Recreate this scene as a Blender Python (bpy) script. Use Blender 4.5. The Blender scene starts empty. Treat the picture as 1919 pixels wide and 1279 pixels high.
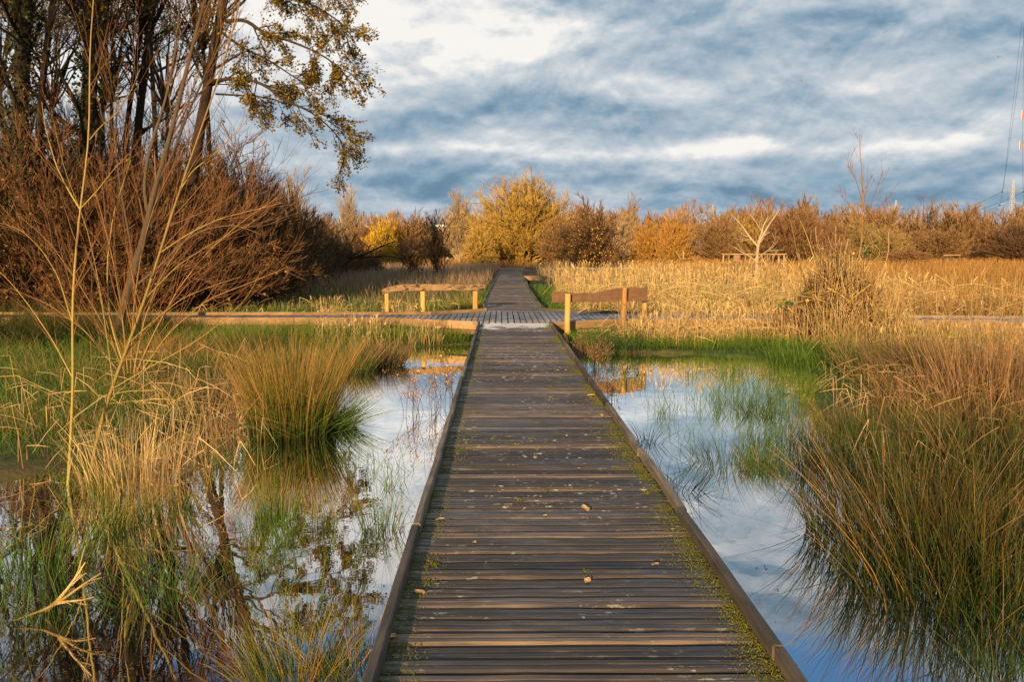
import bpy, math
import numpy as np
from mathutils import Vector
rad = math.radians
S = bpy.context.scene
COL = S.collection

# ------------------------------------------------------------------ camera
CX, CH = -0.30, 2.05                     # camera x and height above the water
FPX = 1600.0                             # focal length in photograph pixels
cam_d = bpy.data.cameras.new('camera'); cam = bpy.data.objects.new('camera', cam_d)
COL.objects.link(cam); S.camera = cam
cam_d.sensor_width = 36.0; cam_d.lens = 36.0*FPX/1919.0
cam_d.clip_start = 0.05; cam_d.clip_end = 6000
PITCH, YAW = math.atan(168.5/FPX), math.atan(20.5/FPX)
cam.location = (CX, 0, CH); cam.rotation_euler = (math.pi/2-PITCH, 0, -YAW)
_f = np.array([math.sin(YAW)*math.cos(PITCH), math.cos(YAW)*math.cos(PITCH), -math.sin(PITCH)])
_r = np.array([math.cos(YAW), -math.sin(YAW), 0.0]); _u = np.cross(_r, _f)
def ray(px, py):
    return _f + (px-959.5)/FPX*_r + (639.5-py)/FPX*_u
def G(px, py, z=0.0):                    # where the photograph's pixel meets height z
    v = ray(px, py); k = (z-CH)/v[2]
    return np.array([CX, 0, CH]) + v*k
def W(px, py, y):                        # where the pixel's ray reaches world y
    v = ray(px, py); k = y/v[1]
    return np.array([CX, 0, CH]) + v*k

# ------------------------------------------------------------------ sun, sky
SUN_EL, SUN_AZ = rad(10.5), math.atan2(-0.265, -1.0)     # azimuth measured from +Y towards +X
sd = np.array([math.sin(SUN_AZ)*math.cos(SUN_EL), math.cos(SUN_AZ)*math.cos(SUN_EL), math.sin(SUN_EL)])
sun_d = bpy.data.lights.new('sun', 'SUN'); sun = bpy.data.objects.new('sun', sun_d); COL.objects.link(sun)
sun_d.energy = 5.0; sun_d.angle = rad(0.5); sun_d.color = (1.0, 0.67, 0.35)
sun.rotation_euler = Vector(sd).to_track_quat('Z', 'Y').to_euler()
S.view_settings.view_transform = 'Standard'; S.view_settings.look = 'None'
S.view_settings.gamma = 1.0; S.view_settings.exposure = 0.84; S.view_settings.use_curve_mapping = False
try:
    S.cycles.max_bounces = 6; S.cycles.diffuse_bounces = 2; S.cycles.glossy_bounces = 3
    S.cycles.transmission_bounces = 3; S.cycles.transparent_max_bounces = 6
    S.cycles.use_denoising = True
except Exception: pass

class NT:
    def __init__(s, nt): s.nt = nt; s.n = nt.nodes; s.l = nt.links
    def node(s, t, **kw):
        o = s.n.new(t)
        for k, v in kw.items(): setattr(o, k, v)
        return o
    def put(s, sock, v):
        if hasattr(v, 'links') or isinstance(v, bpy.types.NodeSocket): s.l.new(v, sock)
        elif isinstance(v, (tuple, list)) and sock.type == 'RGBA' and len(v) == 3: sock.default_value = (*v, 1)
        else: sock.default_value = v
    def m(s, op, a, b=0.0, c=0.0, clamp=False):
        o = s.node('ShaderNodeMath', operation=op, use_clamp=clamp)
        s.put(o.inputs[0], a); s.put(o.inputs[1], b); s.put(o.inputs[2], c); return o.outputs[0]
    def mix(s, f, a, b, typ='MIX'):
        o = s.node('ShaderNodeMix', data_type='RGBA', blend_type=typ)
        s.put(o.inputs[0], f); s.put(o.inputs[6], a); s.put(o.inputs[7], b); return o.outputs[2]
    def xyz(s, x, y, z=0.0):
        o = s.node('ShaderNodeCombineXYZ')
        for i, v in enumerate((x, y, z)): s.put(o.inputs[i], v)
        return o.outputs[0]
    def noise(s, vec, scale, detail=4, rough=0.5, dist=0.0):
        o = s.node('ShaderNodeTexNoise'); s.put(o.inputs['Vector'], vec)
        o.inputs['Scale'].default_value = scale; o.inputs['Detail'].default_value = detail
        o.inputs['Roughness'].default_value = rough; o.inputs['Distortion'].default_value = dist
        return o.outputs[0]
    def ss(s, v, a, b):
        o = s.node('ShaderNodeMapRange', interpolation_type='SMOOTHSTEP', clamp=True)
        s.put(o.inputs[0], v); o.inputs[1].default_value = a; o.inputs[2].default_value = b
        return o.outputs[0]
    def ramp(s, f, stops):
        o = s.node('ShaderNodeValToRGB'); s.put(o.inputs[0], f); e = o.color_ramp.elements
        while len(e) < len(stops): e.new(0.5)
        for i, (p, c) in enumerate(stops): e[i].position = p; e[i].color = (*c, 1)
        return o.outputs[0]

world = bpy.data.worlds.new('World'); S.world = world; world.use_nodes = True
w = NT(world.node_tree); w.n.clear()
SKYS = 0.10
sky = w.node('ShaderNodeTexSky', sky_type='NISHITA', sun_disc=False, sun_elevation=SUN_EL, sun_rotation=SUN_AZ)
try: sky.air_density = 1.0; sky.dust_density = 0.6; sky.ozone_density = 2.0
except Exception: pass
tc = w.node('ShaderNodeTexCoord'); sp = w.node('ShaderNodeSeparateXYZ'); w.l.new(tc.outputs['Generated'], sp.inputs[0])
X, Y, Z = sp.outputs
Zc = w.m('MAXIMUM', Z, 0.0)
sc_ = w.m('DIVIDE', 1.0, w.m('ADD', Zc, 0.21))
px_, py_ = w.m('MULTIPLY', X, sc_), w.m('MULTIPLY', Y, sc_)
az = w.m('ARCTAN2', X, Y); el = w.m('ARCSINE', Z)
# clouds lie on a plane overhead, so they draw together into bands towards the horizon
pv = w.xyz(w.m('MULTIPLY', px_, 0.62), w.m('MULTIPLY', py_, 1.0), 3.7)
nA = w.noise(pv, 0.85, 9, 0.52, 0.35)
nB = w.noise(w.xyz(w.m('MULTIPLY', px_, 0.7), w.m('ADD', w.m('MULTIPLY', py_, 1.15), 7.0), 1.3), 1.9, 9, 0.55, 0.25)
warp = w.m('MULTIPLY', w.m('SUBTRACT', w.noise(w.xyz(w.m('MULTIPLY', az, 1.0), w.m('MULTIPLY', el, 2.2), 0.0), 9.0, 7, 0.6), 0.5), 1.0)
nC = w.noise(w.xyz(w.m('MULTIPLY', az, 1.25), w.m('MULTIPLY', el, 2.2), 4.0), 6.0, 8, 0.58, 0.2)
nD = w.noise(w.xyz(w.m('MULTIPLY', az, 1.25), w.m('MULTIPLY', w.m('ADD', el, .011), 2.2), 4.0), 6.0, 8, 0.58, 0.2)
nE = w.noise(w.xyz(w.m('MULTIPLY', az, 1.0), w.m('MULTIPLY', el, 1.7), 9.0), 22.0, 6, 0.6, 0.3)
def blobs(lst, wa, we):
    tot = None
    for (x, y, sx, sy, a) in lst:
        ax, ey = (x-939.0)/FPX, (471.0-y)/FPX
        dx = w.m('DIVIDE', w.m('SUBTRACT', w.m('ADD', az, w.m('MULTIPLY', warp, wa*sx/FPX)), ax), sx/FPX)
        dy = w.m('DIVIDE', w.m('SUBTRACT', w.m('ADD', el, w.m('MULTIPLY', warp, we*sy/FPX)), ey), sy/FPX)
        r2 = w.m('ADD', w.m('MULTIPLY', dx, dx), w.m('MULTIPLY', dy, dy))
        g = w.m('MULTIPLY', w.m('EXPONENT', w.m('MULTIPLY', r2, -1.0)), a)
        tot = g if tot is None else w.m('ADD', tot, g)
    return tot
bright_b = blobs([(770,60,200,120,.48),(985,95,150,60,.32),(300,90,330,190,.32),(1140,292,290,15,.42),(1370,286,85,17,.42),
                  (1640,298,140,13,.50),(1250,8,70,14,.45),(1890,14,60,26,.5),(1530,185,260,26,.16),(1760,250,160,22,.16),(700,195,60,22,.22),
                  (800,280,180,10,.25),(750,-90,280,70,.30),(1300,-80,330,50,.22),(1120,330,400,8,.10)], 2.6, 3.4)
dark_b = blobs([(1000,205,240,34,.20),(1650,95,260,40,.12),(1500,345,700,30,.30),(740,345,170,36,.26),(1000,248,160,12,.16),(1180,30,150,26,.14),(850,235,110,40,.12),
                (1700,385,500,24,.2)], 2.2, 2.6)
open_b = blobs([(1380,-290,460,95,.75),(520,-270,380,85,.7),(950,-480,1600,140,.5)], 1.2, 1.2)
cover = w.ss(w.m('SUBTRACT', w.m('ADD', nA, w.m('MULTIPLY', bright_b, 0.8)), w.m('ADD', open_b, w.m('MULTIPLY', dark_b, 0.25))), 0.12, 0.36)
relief = w.m('ADD', w.m('MULTIPLY', w.m('SUBTRACT', nC, nD), 1.6), w.m('MULTIPLY', w.m('SUBTRACT', nE, .5), .14))
lum = w.m('SUBTRACT', w.m('ADD', w.m('ADD', w.m('ADD', w.m('MULTIPLY', nB, 0.70), w.m('ADD', relief, w.m('MULTIPLY', nA, 0.25))), w.m('MULTIPLY', w.m('SUBTRACT', nC, 0.22), 0.78)), bright_b), w.m('ADD', w.m('MULTIPLY', dark_b, 0.8), 0.31))
k = 1.0/SKYS
ccol = w.node('ShaderNodeVectorMath', operation='SCALE'); 
_ramp = w.ramp(w.m('ADD', w.m('MULTIPLY', lum, 0.74), 0.27), [(0.0,(.105,.185,.27)),(0.22,(.13,.22,.31)),(0.36,(.205,.30,.39)),(0.49,(.31,.385,.455)),(0.66,(.46,.505,.545)),(0.90,(.75,.73,.70))])
w.l.new(_ramp, ccol.inputs[0]); ccol.inputs[3].default_value = 0.70*k
gap = w.mix(0.55, w.mix(1.0, sky.outputs[0], (1.0,1.15,1.35), 'MULTIPLY'), (0.5,1.6,3.3))
skyc = w.mix(cover, gap, ccol.outputs[0])
bg = w.node('ShaderNodeBackground'); w.l.new(skyc, bg.inputs[0]); bg.inputs[1].default_value = SKYS
wo = w.node('ShaderNodeOutputWorld'); w.l.new(bg.outputs[0], wo.inputs[0])

# ------------------------------------------------------------------ tags and mesh builders
def tag(o, label=None, cat=None, group=None, kind=None):
    if label: o['label'] = label
    if cat: o['category'] = cat
    if group: o['group'] = group
    if kind: o['kind'] = kind
    return o
def thing(name, label, cat, loc=(0,0,0), group=None):
    o = bpy.data.objects.new(name, None); COL.objects.link(o); o.location = tuple(float(v) for v in loc)
    o.empty_display_size = 0.2
    return tag(o, label, cat, group)
def copy_tree(o, parent=None):
    c = o.copy(); COL.objects.link(c)
    if parent: c.parent = parent
    for ch in list(o.children): copy_tree(ch, c)
    return c

class Geo:                                # quads only, numpy
    def __init__(s): s.V=[]; s.F=[]; s.T=[]; s.N=[]; s.off=0
    def tubes(s, P, R, sides=3, tint=None, t=None, ref=None, rng=None):
        P = np.asarray(P, float); N, K, _ = P.shape; R = np.broadcast_to(np.asarray(R, float), (N, K))
        T = np.gradient(P, axis=1); T /= np.linalg.norm(T, axis=2, keepdims=True)+1e-9
        if ref is None:
            rg = rng or np.random.default_rng(N); ref = rg.normal(size=(N,1,3)); 
            if sides > 2: ref = np.broadcast_to(np.array([[[0.31,0.12,0.05]]]), (N,1,3)) + 0.0*ref + np.array([0,0,0.0])
        ref = np.broadcast_to(ref, (N,K,3))
        U = np.cross(T, ref); n = np.linalg.norm(U, axis=2, keepdims=True)
        U = np.where(n < 1e-3, np.array([1.0,0,0]), U/(n+1e-9)); Vv = np.cross(T, U)
        if sides == 2: ring = np.stack([P-U*R[...,None], P+U*R[...,None]], axis=2)
        else:
            a = np.arange(sides)*2*np.pi/sides
            ring = P[:,:,None,:] + R[...,None,None]*(U[:,:,None,:]*np.cos(a)[None,None,:,None]+Vv[:,:,None,:]*np.sin(a)[None,None,:,None])
        base = s.off + (np.arange(N)*K*sides)[:,None,None] + (np.arange(K-1)*sides)[None,:,None]
        if sides == 2: j = np.array([0]); j2 = np.array([1])
        else: j = np.arange(sides); j2 = (j+1) % sides
        F = np.stack([base+j, base+j2, base+sides+j2, base+sides+j], axis=-1).reshape(-1,4)
        s.V.append(ring.reshape(-1,3)); s.F.append(F); s.off += N*K*sides
        if tint is None: tint = np.random.default_rng(N+K).random(N)
        if t is None: t = np.linspace(0,1,K)[None,:].repeat(N,0)
        s.N.append(np.broadcast_to(np.asarray(tint)[:,None,None], (N,K,sides)).reshape(-1))
        s.T.append(np.broadcast_to(t[:,:,None], (N,K,sides)).reshape(-1))
        return s
    def mesh(s, name, mat, smooth=True):
        V = np.concatenate(s.V); F = np.concatenate(s.F); me = bpy.data.meshes.new(name)
        me.vertices.add(len(V)); me.vertices.foreach_set('co', V.astype(np.float32).ravel())
        me.loops.add(len(F)*4); me.loops.foreach_set('vertex_index', F.astype(np.int32).ravel())
        me.polygons.add(len(F)); me.polygons.foreach_set('loop_start', (np.arange(len(F))*4).astype(np.int32))
        me.polygons.foreach_set('loop_total', np.full(len(F),4,np.int32))
        if smooth: me.polygons.foreach_set('use_smooth', np.ones(len(F), bool))
        a = me.attributes.new('t','FLOAT','POINT'); a.data.foreach_set('value', np.concatenate(s.T).astype(np.float32))
        a = me.attributes.new('tint','FLOAT','POINT'); a.data.foreach_set('value', np.concatenate(s.N).astype(np.float32))
        me.update(calc_edges=True); me.materials.append(mat); return me
    def build(s, name, mat, parent=None, smooth=True):
        o = bpy.data.objects.new(name, s.mesh(name, mat, smooth)); COL.objects.link(o)
        if parent: o.parent = parent
        return o

class Wood:                               # boards and posts swept along a line; carries grain coordinates
    def __init__(s, seed=1): s.V=[]; s.F=[]; s.g=[]; s.ti=[]; s.r=np.random.default_rng(seed)
    def board(s, pts, w, h, up=(0,0,1), bev=0.12, jit=0.002, K=None, tint=None, top=None, rnd=False, groove=0):
        """pts: polyline of the section centre; w across, h along up; top: optional (m,2) upper-edge offsets"""
        pts = np.asarray(pts, float); L = np.r_[0, np.cumsum(np.linalg.norm(np.diff(pts,axis=0),axis=1))]
        if K is None: K = max(2, int(L[-1]/0.25)+1)
        q = np.union1d(np.linspace(0, L[-1], K), L)
        P = np.stack([np.interp(q, L, pts[:,i]) for i in range(3)], 1); K = len(q)
        T = np.gradient(P, axis=0); T /= np.linalg.norm(T,axis=1,keepdims=True); up = np.asarray(up,float)
        Sd = np.cross(T, up); Sd /= np.linalg.norm(Sd,axis=1,keepdims=True); U = np.cross(Sd, T)
        b = min(w,h)*bev; a, c = w/2, h/2
        if rnd:
            an = np.arange(12)*math.pi/6; sec = np.stack([np.cos(an)*a, np.sin(an)*c],1)
        elif groove: gw=a*.13; sec = np.array([(-a,-c+b),(-a+b,-c),(a-b,-c),(a,-c+b),(a,c-b),(a-b,c),(gw*1.6,c),(gw*.6,c-groove),(-gw*.6,c-groove),(-gw*1.6,c),(-a+b,c),(-a,c-b)])
        else: sec = np.array([(-a,-c+b),(-a+b,-c),(a-b,-c),(a,-c+b),(a,c-b),(a-b,c),(-a+b,c),(-a,c-b)])
        n = len(sec); tint = s.r.random() if tint is None else tint; off = s.r.random(3)*37; b0 = len(s.V)
        wob = s.r.normal(size=(K,2))*jit
        for i in range(K):
            tp = 0 if top is None else np.interp(q[i]/L[-1], top[:,0], top[:,1])
            for j,(x,y) in enumerate(sec):
                yy = y + (tp if y > 0 else 0)
                v = P[i] + Sd[i]*(x+wob[i,0]+s.r.normal()*jit*.3) + U[i]*(yy+wob[i,1]+s.r.normal()*jit*.3)
                s.V.append(v); s.g.append((q[i]+off[0], x+off[1], yy+off[2])); s.ti.append(tint)
        for i in range(K-1):
            for j in range(n):
                j2 = (j+1)%n; s.F.append((b0+i*n+j, b0+i*n+j2, b0+(i+1)*n+j2, b0+(i+1)*n+j))
        s.F.append(tuple(b0+j for j in range(n))[::-1]); s.F.append(tuple(b0+(K-1)*n+j for j in range(n)))
        return s
    def build(s, name, mat, parent=None):
        me = bpy.data.meshes.new(name); me.from_pydata([tuple(v) for v in s.V], [], s.F)
        a = me.attributes.new('g','FLOAT_VECTOR','POINT'); a.data.foreach_set('vector', np.asarray(s.g,np.float32).ravel())
        a = me.attributes.new('tint','FLOAT','POINT'); a.data.foreach_set('value', np.asarray(s.ti,np.float32))
        me.materials.append(mat); me.update()
        import bmesh
        bm = bmesh.new(); bm.from_mesh(me); bmesh.ops.recalc_face_normals(bm, faces=bm.faces); bm.to_mesh(me); bm.free()
        o = bpy.data.objects.new(name, me); COL.objects.link(o)
        if parent: o.parent = parent
        return o

# ------------------------------------------------------------------ materials
def new_mat(name):
    m = bpy.data.materials.new(name); m.use_nodes = True; t = NT(m.node_tree); t.n.clear()
    out = t.node('ShaderNodeOutputMaterial'); return m, t, out
def attr(t, name, sock='Fac'):
    a = t.node('ShaderNodeAttribute', attribute_name=name); return a.outputs[sock]
def veg(name, A, B, trans=0.25, gloss=0.12, rough=0.5, bark=0):
    """colour runs along each blade (t) between two palettes picked per blade (tint)"""
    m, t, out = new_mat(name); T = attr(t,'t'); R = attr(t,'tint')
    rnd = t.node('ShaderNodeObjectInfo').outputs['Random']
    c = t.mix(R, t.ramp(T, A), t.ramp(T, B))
    fr = t.m('FRACT', t.m('MULTIPLY', R, 17.3))
    hv = t.node('ShaderNodeHueSaturation'); t.put(hv.inputs['Color'], c)
    val = t.m('ADD', 0.72, t.m('MULTIPLY', fr, 0.56))
    if bark: val = t.m('MULTIPLY', val, t.m('ADD', 0.45, t.m('MULTIPLY', t.noise(t.node('ShaderNodeNewGeometry').outputs['Position'], bark, 5, .7), 1.1)))
    t.put(hv.inputs['Value'], val)
    t.put(hv.inputs['Hue'], t.m('ADD', 0.49, t.m('MULTIPLY', t.m('FRACT', t.m('MULTIPLY', R, 5.7)), 0.02)))
    d = t.node('ShaderNodeBsdfPrincipled'); t.l.new(hv.outputs[0], d.inputs['Base Color'])
    d.inputs['Roughness'].default_value = rough; d.inputs['Specular IOR Level'].default_value = gloss
    if trans > 0:
        tr = t.node('ShaderNodeBsdfTranslucent'); t.l.new(hv.outputs[0], tr.inputs[0])
        mx = t.node('ShaderNodeMixShader'); mx.inputs[0].default_value = trans
        t.l.new(d.outputs[0], mx.inputs[1]); t.l.new(tr.outputs[0], mx.inputs[2]); t.l.new(mx.outputs[0], out.inputs[0])
    else: t.l.new(d.outputs[0], out.inputs[0])
    return m
def flat2(a, b=None): b = b or a; return [(0.0,a),(1.0,b)]
def wood(name, dark, mid, light, rough=0.75, blot=0.0, moss=0.0, lichen=0.0, wet=False, grain=1.0):
    m, t, out = new_mat(name); g = attr(t,'g','Vector'); ti = attr(t,'tint')
    mp = t.node('ShaderNodeMapping'); t.l.new(g, mp.inputs[0]); mp.inputs[3].default_value = (3.0,60,60)
    n1 = t.noise(mp.outputs[0], 1.0, 6, 0.6, 0.6)
    mp2 = t.node('ShaderNodeMapping'); t.l.new(g, mp2.inputs[0]); mp2.inputs[3].default_value = (3.0,9,9)
    n2 = t.noise(mp2.outputs[0], 1.0, 5, 0.6)
    f = t.m('ADD', t.m('ADD', 0.10, t.m('MULTIPLY', n1, 0.55*grain)), t.m('MULTIPLY', t.m('SUBTRACT', ti, 0.5), 0.42))
    f = t.m('ADD', f, t.m('MULTIPLY', t.m('SUBTRACT', n2, 0.4), 0.55))
    c = t.ramp(f, [(0.15,dark),(0.48,mid),(0.85,light)])
    geo = t.node('ShaderNodeNewGeometry'); pos = geo.outputs['Position']
    sep = t.node('ShaderNodeSeparateXYZ'); t.l.new(pos, sep.inputs[0])
    rough_v = rough
    if blot:
        b = t.ss(t.noise(mp2.outputs[0], 1.5, 5, 0.65, 1.0), 0.60-0.03*blot, 0.60)
        c = t.mix(t.m('MULTIPLY', b, 0.9), c, tuple(v*0.12 for v in dark))
    if lichen:
        mp3 = t.node('ShaderNodeMapping'); t.l.new(g, mp3.inputs[0]); mp3.inputs[3].default_value = (16,44,20)
        l = t.ss(t.noise(mp3.outputs[0], 1.0, 3, 0.6), 0.60, 0.66)
        big = t.ss(t.noise(pos, 0.9, 3, 0.5), 0.40, 0.60)
        c = t.mix(t.m('MULTIPLY', t.m('MULTIPLY', l, big), lichen), c, (.30,.29,.22))
    if moss:
        ax = t.m('ABSOLUTE', sep.outputs[0])
        edge = t.ss(t.m('ADD', ax, t.m('MULTIPLY', t.m('SUBTRACT', t.noise(pos, 7.0, 5, 0.7), 0.5), 0.55)), 0.60, 0.78)
        c = t.mix(t.m('MULTIPLY', t.m('MULTIPLY', edge, moss), t.ss(t.noise(pos, 55, 4, .7), .42, .58)), c, t.mix(t.noise(pos, 30, 3), (.025,.035,.008), (.10,.10,.018)))
    p = t.node('ShaderNodeBsdfPrincipled')
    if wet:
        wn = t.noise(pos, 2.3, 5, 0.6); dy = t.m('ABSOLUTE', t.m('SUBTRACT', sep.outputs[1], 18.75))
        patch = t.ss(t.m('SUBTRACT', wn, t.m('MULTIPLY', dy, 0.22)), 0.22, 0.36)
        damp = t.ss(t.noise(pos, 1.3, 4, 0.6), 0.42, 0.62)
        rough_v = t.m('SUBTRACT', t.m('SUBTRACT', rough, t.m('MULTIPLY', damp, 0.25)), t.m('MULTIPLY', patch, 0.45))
        c = t.mix(t.m('MULTIPLY', patch, 0.75), c, (.42,.47,.54))  # pale blue sky sheen on the wet planks, painted into the base colour
    t.put(p.inputs['Base Color'], c); t.put(p.inputs['Roughness'], rough_v)
    bp = t.node('ShaderNodeBump'); bp.inputs['Strength'].default_value = 0.5; bp.inputs['Distance'].default_value = 0.006
    t.l.new(t.m('ADD', n1, t.m('MULTIPLY', n2, 0.6)), bp.inputs['Height']); t.l.new(bp.outputs[0], p.inputs['Normal'])
    t.l.new(p.outputs[0], out.inputs[0]); return m
def plain(name, col, rough=0.8, metal=0.0, var=0.3, scale=6.0):
    m, t, out = new_mat(name); geo = t.node('ShaderNodeTexCoord')
    n = t.noise(geo.outputs['Object'], scale, 5, 0.6)
    c = t.mix(n, tuple(v*(1-var) for v in col), tuple(min(1,v*(1+var)) for v in col))
    p = t.node('ShaderNodeBsdfPrincipled'); t.put(p.inputs['Base Color'], c)
    p.inputs['Roughness'].default_value = rough; p.inputs['Metallic'].default_value = metal
    t.l.new(p.outputs[0], out.inputs[0]); return m

M = {}
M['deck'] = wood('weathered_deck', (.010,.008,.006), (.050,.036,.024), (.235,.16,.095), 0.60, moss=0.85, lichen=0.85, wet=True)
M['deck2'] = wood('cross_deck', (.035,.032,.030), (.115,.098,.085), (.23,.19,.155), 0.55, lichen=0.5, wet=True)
M['kerb'] = wood('kerb_timber', (.022,.018,.012), (.11,.085,.055), (.34,.27,.19), 0.8)
M['beam'] = wood('pale_beam', (.09,.055,.026), (.28,.175,.08), (.48,.32,.155), 0.85)
M['post'] = wood('yellow_post', (.24,.12,.03), (.46,.26,.06), (.62,.40,.12), 0.75, grain=0.8)
M['rail_l'] = wood('rotten_rail', (.07,.042,.022), (.21,.125,.055), (.38,.245,.115), 0.85, blot=2.6)
M['rail_r'] = wood('brown_rail', (.06,.032,.016), (.16,.085,.038), (.27,.15,.07), 0.8)
M['bearer'] = wood('wet_bearer', (.02,.015,.01), (.055,.04,.025), (.11,.08,.05), 0.8)
GR=(.045,.085,.012); GR2=(.10,.15,.02); STR=(.52,.34,.12); STR2=(.62,.44,.19); ORG=(.42,.19,.045); BRN=(.16,.075,.03)
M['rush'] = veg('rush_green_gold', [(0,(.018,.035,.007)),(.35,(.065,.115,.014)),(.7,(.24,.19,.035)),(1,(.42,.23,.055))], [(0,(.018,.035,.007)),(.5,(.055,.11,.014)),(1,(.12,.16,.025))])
M['rush_brown'] = veg('rush_brown_tip', [(0,(.007,.012,.004)),(.45,(.024,.036,.007)),(.78,(.11,.060,.018)),(1,(.25,.13,.045))], [(0,(.008,.015,.004)),(.6,(.032,.062,.009)),(1,(.075,.11,.018))])  # dark lower part of the ramp paints in the shade inside the clumps
M['grass'] = veg('marsh_grass', [(0,(.022,.05,.008)),(1,(.09,.21,.02))], [(0,(.03,.06,.009)),(1,(.17,.25,.03))], trans=.35)
M['sedge_dark'] = veg('dark_sedge', flat2((.02,.032,.010),(.05,.075,.016)), flat2((.03,.045,.012),(.10,.12,.03)))
M['straw'] = veg('straw', flat2((.22,.13,.04),(.55,.36,.12)), flat2((.40,.26,.09),(.84,.64,.30)), trans=.3)  # bleached tips; shade low in the reeds is painted into the ramp
M['straw_dull'] = veg('dull_straw', flat2((.10,.055,.025),(.27,.16,.08)), flat2((.16,.09,.04),(.42,.26,.13)), trans=.2)
M['deadpink'] = veg('faded_grass', flat2((.13,.08,.04),(.30,.20,.13)), flat2((.16,.11,.05),(.42,.30,.18)), trans=.2)
M['orange_straw'] = veg('orange_straw', flat2((.12,.065,.02),(.38,.19,.05)), flat2((.10,.08,.02),(.50,.28,.085)), trans=.25)
M['sapling'] = veg('sapling_bark', flat2((.21,.17,.030),(.26,.11,.03)), flat2((.25,.18,.032),(.26,.085,.022)), trans=0, gloss=.3, rough=.5, bark=38)
M['whip'] = veg('willow_whip', flat2((.22,.13,.03),(.24,.085,.025)), flat2((.17,.10,.028),(.15,.05,.02)), trans=0, gloss=.3)
M['bark_dark'] = veg('dark_bark', flat2((.028,.020,.014),(.035,.024,.016)), flat2((.045,.032,.02),(.05,.035,.022)), trans=0, gloss=.1, rough=.9, bark=14)
M['bark_grey'] = veg('grey_bark', flat2((.085,.065,.045),(.12,.085,.045)), flat2((.11,.08,.055),(.15,.10,.05)), trans=0, gloss=.1, rough=.9, bark=14)
M['bark_pale'] = veg('pale_bark', flat2((.30,.23,.14)), flat2((.40,.31,.20)), trans=0, gloss=.1, rough=.9, bark=14)
M['alder_leaf'] = veg('alder_leaf', flat2((.045,.045,.012)), flat2((.34,.22,.035)), trans=.3)
M['thick'] = veg('thicket_twig', flat2((.05,.032,.019),(.13,.07,.033)), flat2((.08,.048,.025),(.24,.12,.045)), trans=0)
M['thick_dark'] = veg('thicket_dark', flat2((.05,.034,.02),(.13,.075,.038)), flat2((.07,.045,.024),(.19,.11,.05)), trans=0)
def tw(n, a, b): M[n] = veg(n, flat2(tuple(v*.75 for v in a),a), flat2(tuple(v*.75 for v in b),b), trans=0, gloss=.05)
tw('w_gold',(.33,.21,.045),(.50,.33,.08)); tw('w_pale',(.33,.24,.13),(.42,.31,.18)); tw('w_yellow',(.52,.33,.03),(.64,.41,.045))
tw('w_orange',(.33,.175,.04),(.46,.25,.055)); tw('w_brown',(.19,.115,.05),(.30,.18,.075)); tw('w_red',(.18,.10,.048),(.26,.14,.06))
tw('w_dark',(.11,.068,.04),(.17,.10,.055)); tw('w_olive',(.26,.19,.06),(.36,.26,.10))
M['metal'] = plain('grey_steel', (.42,.43,.43), 0.6, 0.2); M['cable'] = plain('cable', (.06,.07,.08), 0.6)
M['white'] = plain('white_paint', (.75,.74,.70), 0.6, var=.1); M['redp'] = plain('red_paint', (.55,.07,.06), 0.5, var=.1)
M['bird'] = plain('bird_grey', (.30,.30,.31), 0.8); M['ivy'] = veg('ivy_leaf', flat2((.025,.04,.010)), flat2((.06,.075,.018)), trans=.15, gloss=.3)
M['moss'] = veg('moss_green', flat2((.05,.06,.008),(.17,.17,.02)), flat2((.08,.09,.01),(.26,.25,.03)), trans=.2)
M['leaf_fall'] = veg('fallen_leaf', flat2((.42,.30,.14)), flat2((.30,.15,.06)), trans=.1)
M['leaf_yellow'] = veg('yellow_leaf', flat2((.62,.42,.05)), flat2((.70,.34,.04)), trans=.25)
M['leaf_green'] = veg('bramble_green_leaf', flat2((.03,.07,.012)), flat2((.07,.13,.03)), trans=.2, gloss=.4)

# ground and water
m, t, out = new_mat('marsh_ground'); geo = t.node('ShaderNodeNewGeometry'); pos = geo.outputs['Position']
sep = t.node('ShaderNodeSeparateXYZ'); t.l.new(pos, sep.inputs[0])
n1 = t.noise(pos, 0.35, 6, 0.6); n2 = t.noise(pos, 5.0, 6, 0.65)
c = t.mix(t.ss(n1, .40, .60), (.035,.055,.012), (.095,.065,.028)); c = t.mix(t.ss(n2, .42, .66), c, (.07,.10,.018))
c = t.mix(t.ss(sep.outputs[2], 0.03, -0.10), c, (.012,.010,.007))
far = t.ss(sep.outputs[1], 55, 90); c = t.mix(far, c, (.17,.085,.04))
p = t.node('ShaderNodeBsdfPrincipled'); t.put(p.inputs['Base Color'], c); p.inputs['Roughness'].default_value = .95; p.inputs['Specular IOR Level'].default_value = .2
bp = t.node('ShaderNodeBump'); bp.inputs['Strength'].default_value = .8; bp.inputs['Distance'].default_value = .05; t.l.new(n2, bp.inputs['Height'])
t.l.new(bp.outputs[0], p.inputs['Normal']); t.l.new(p.outputs[0], out.inputs[0]); M['ground'] = m

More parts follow.
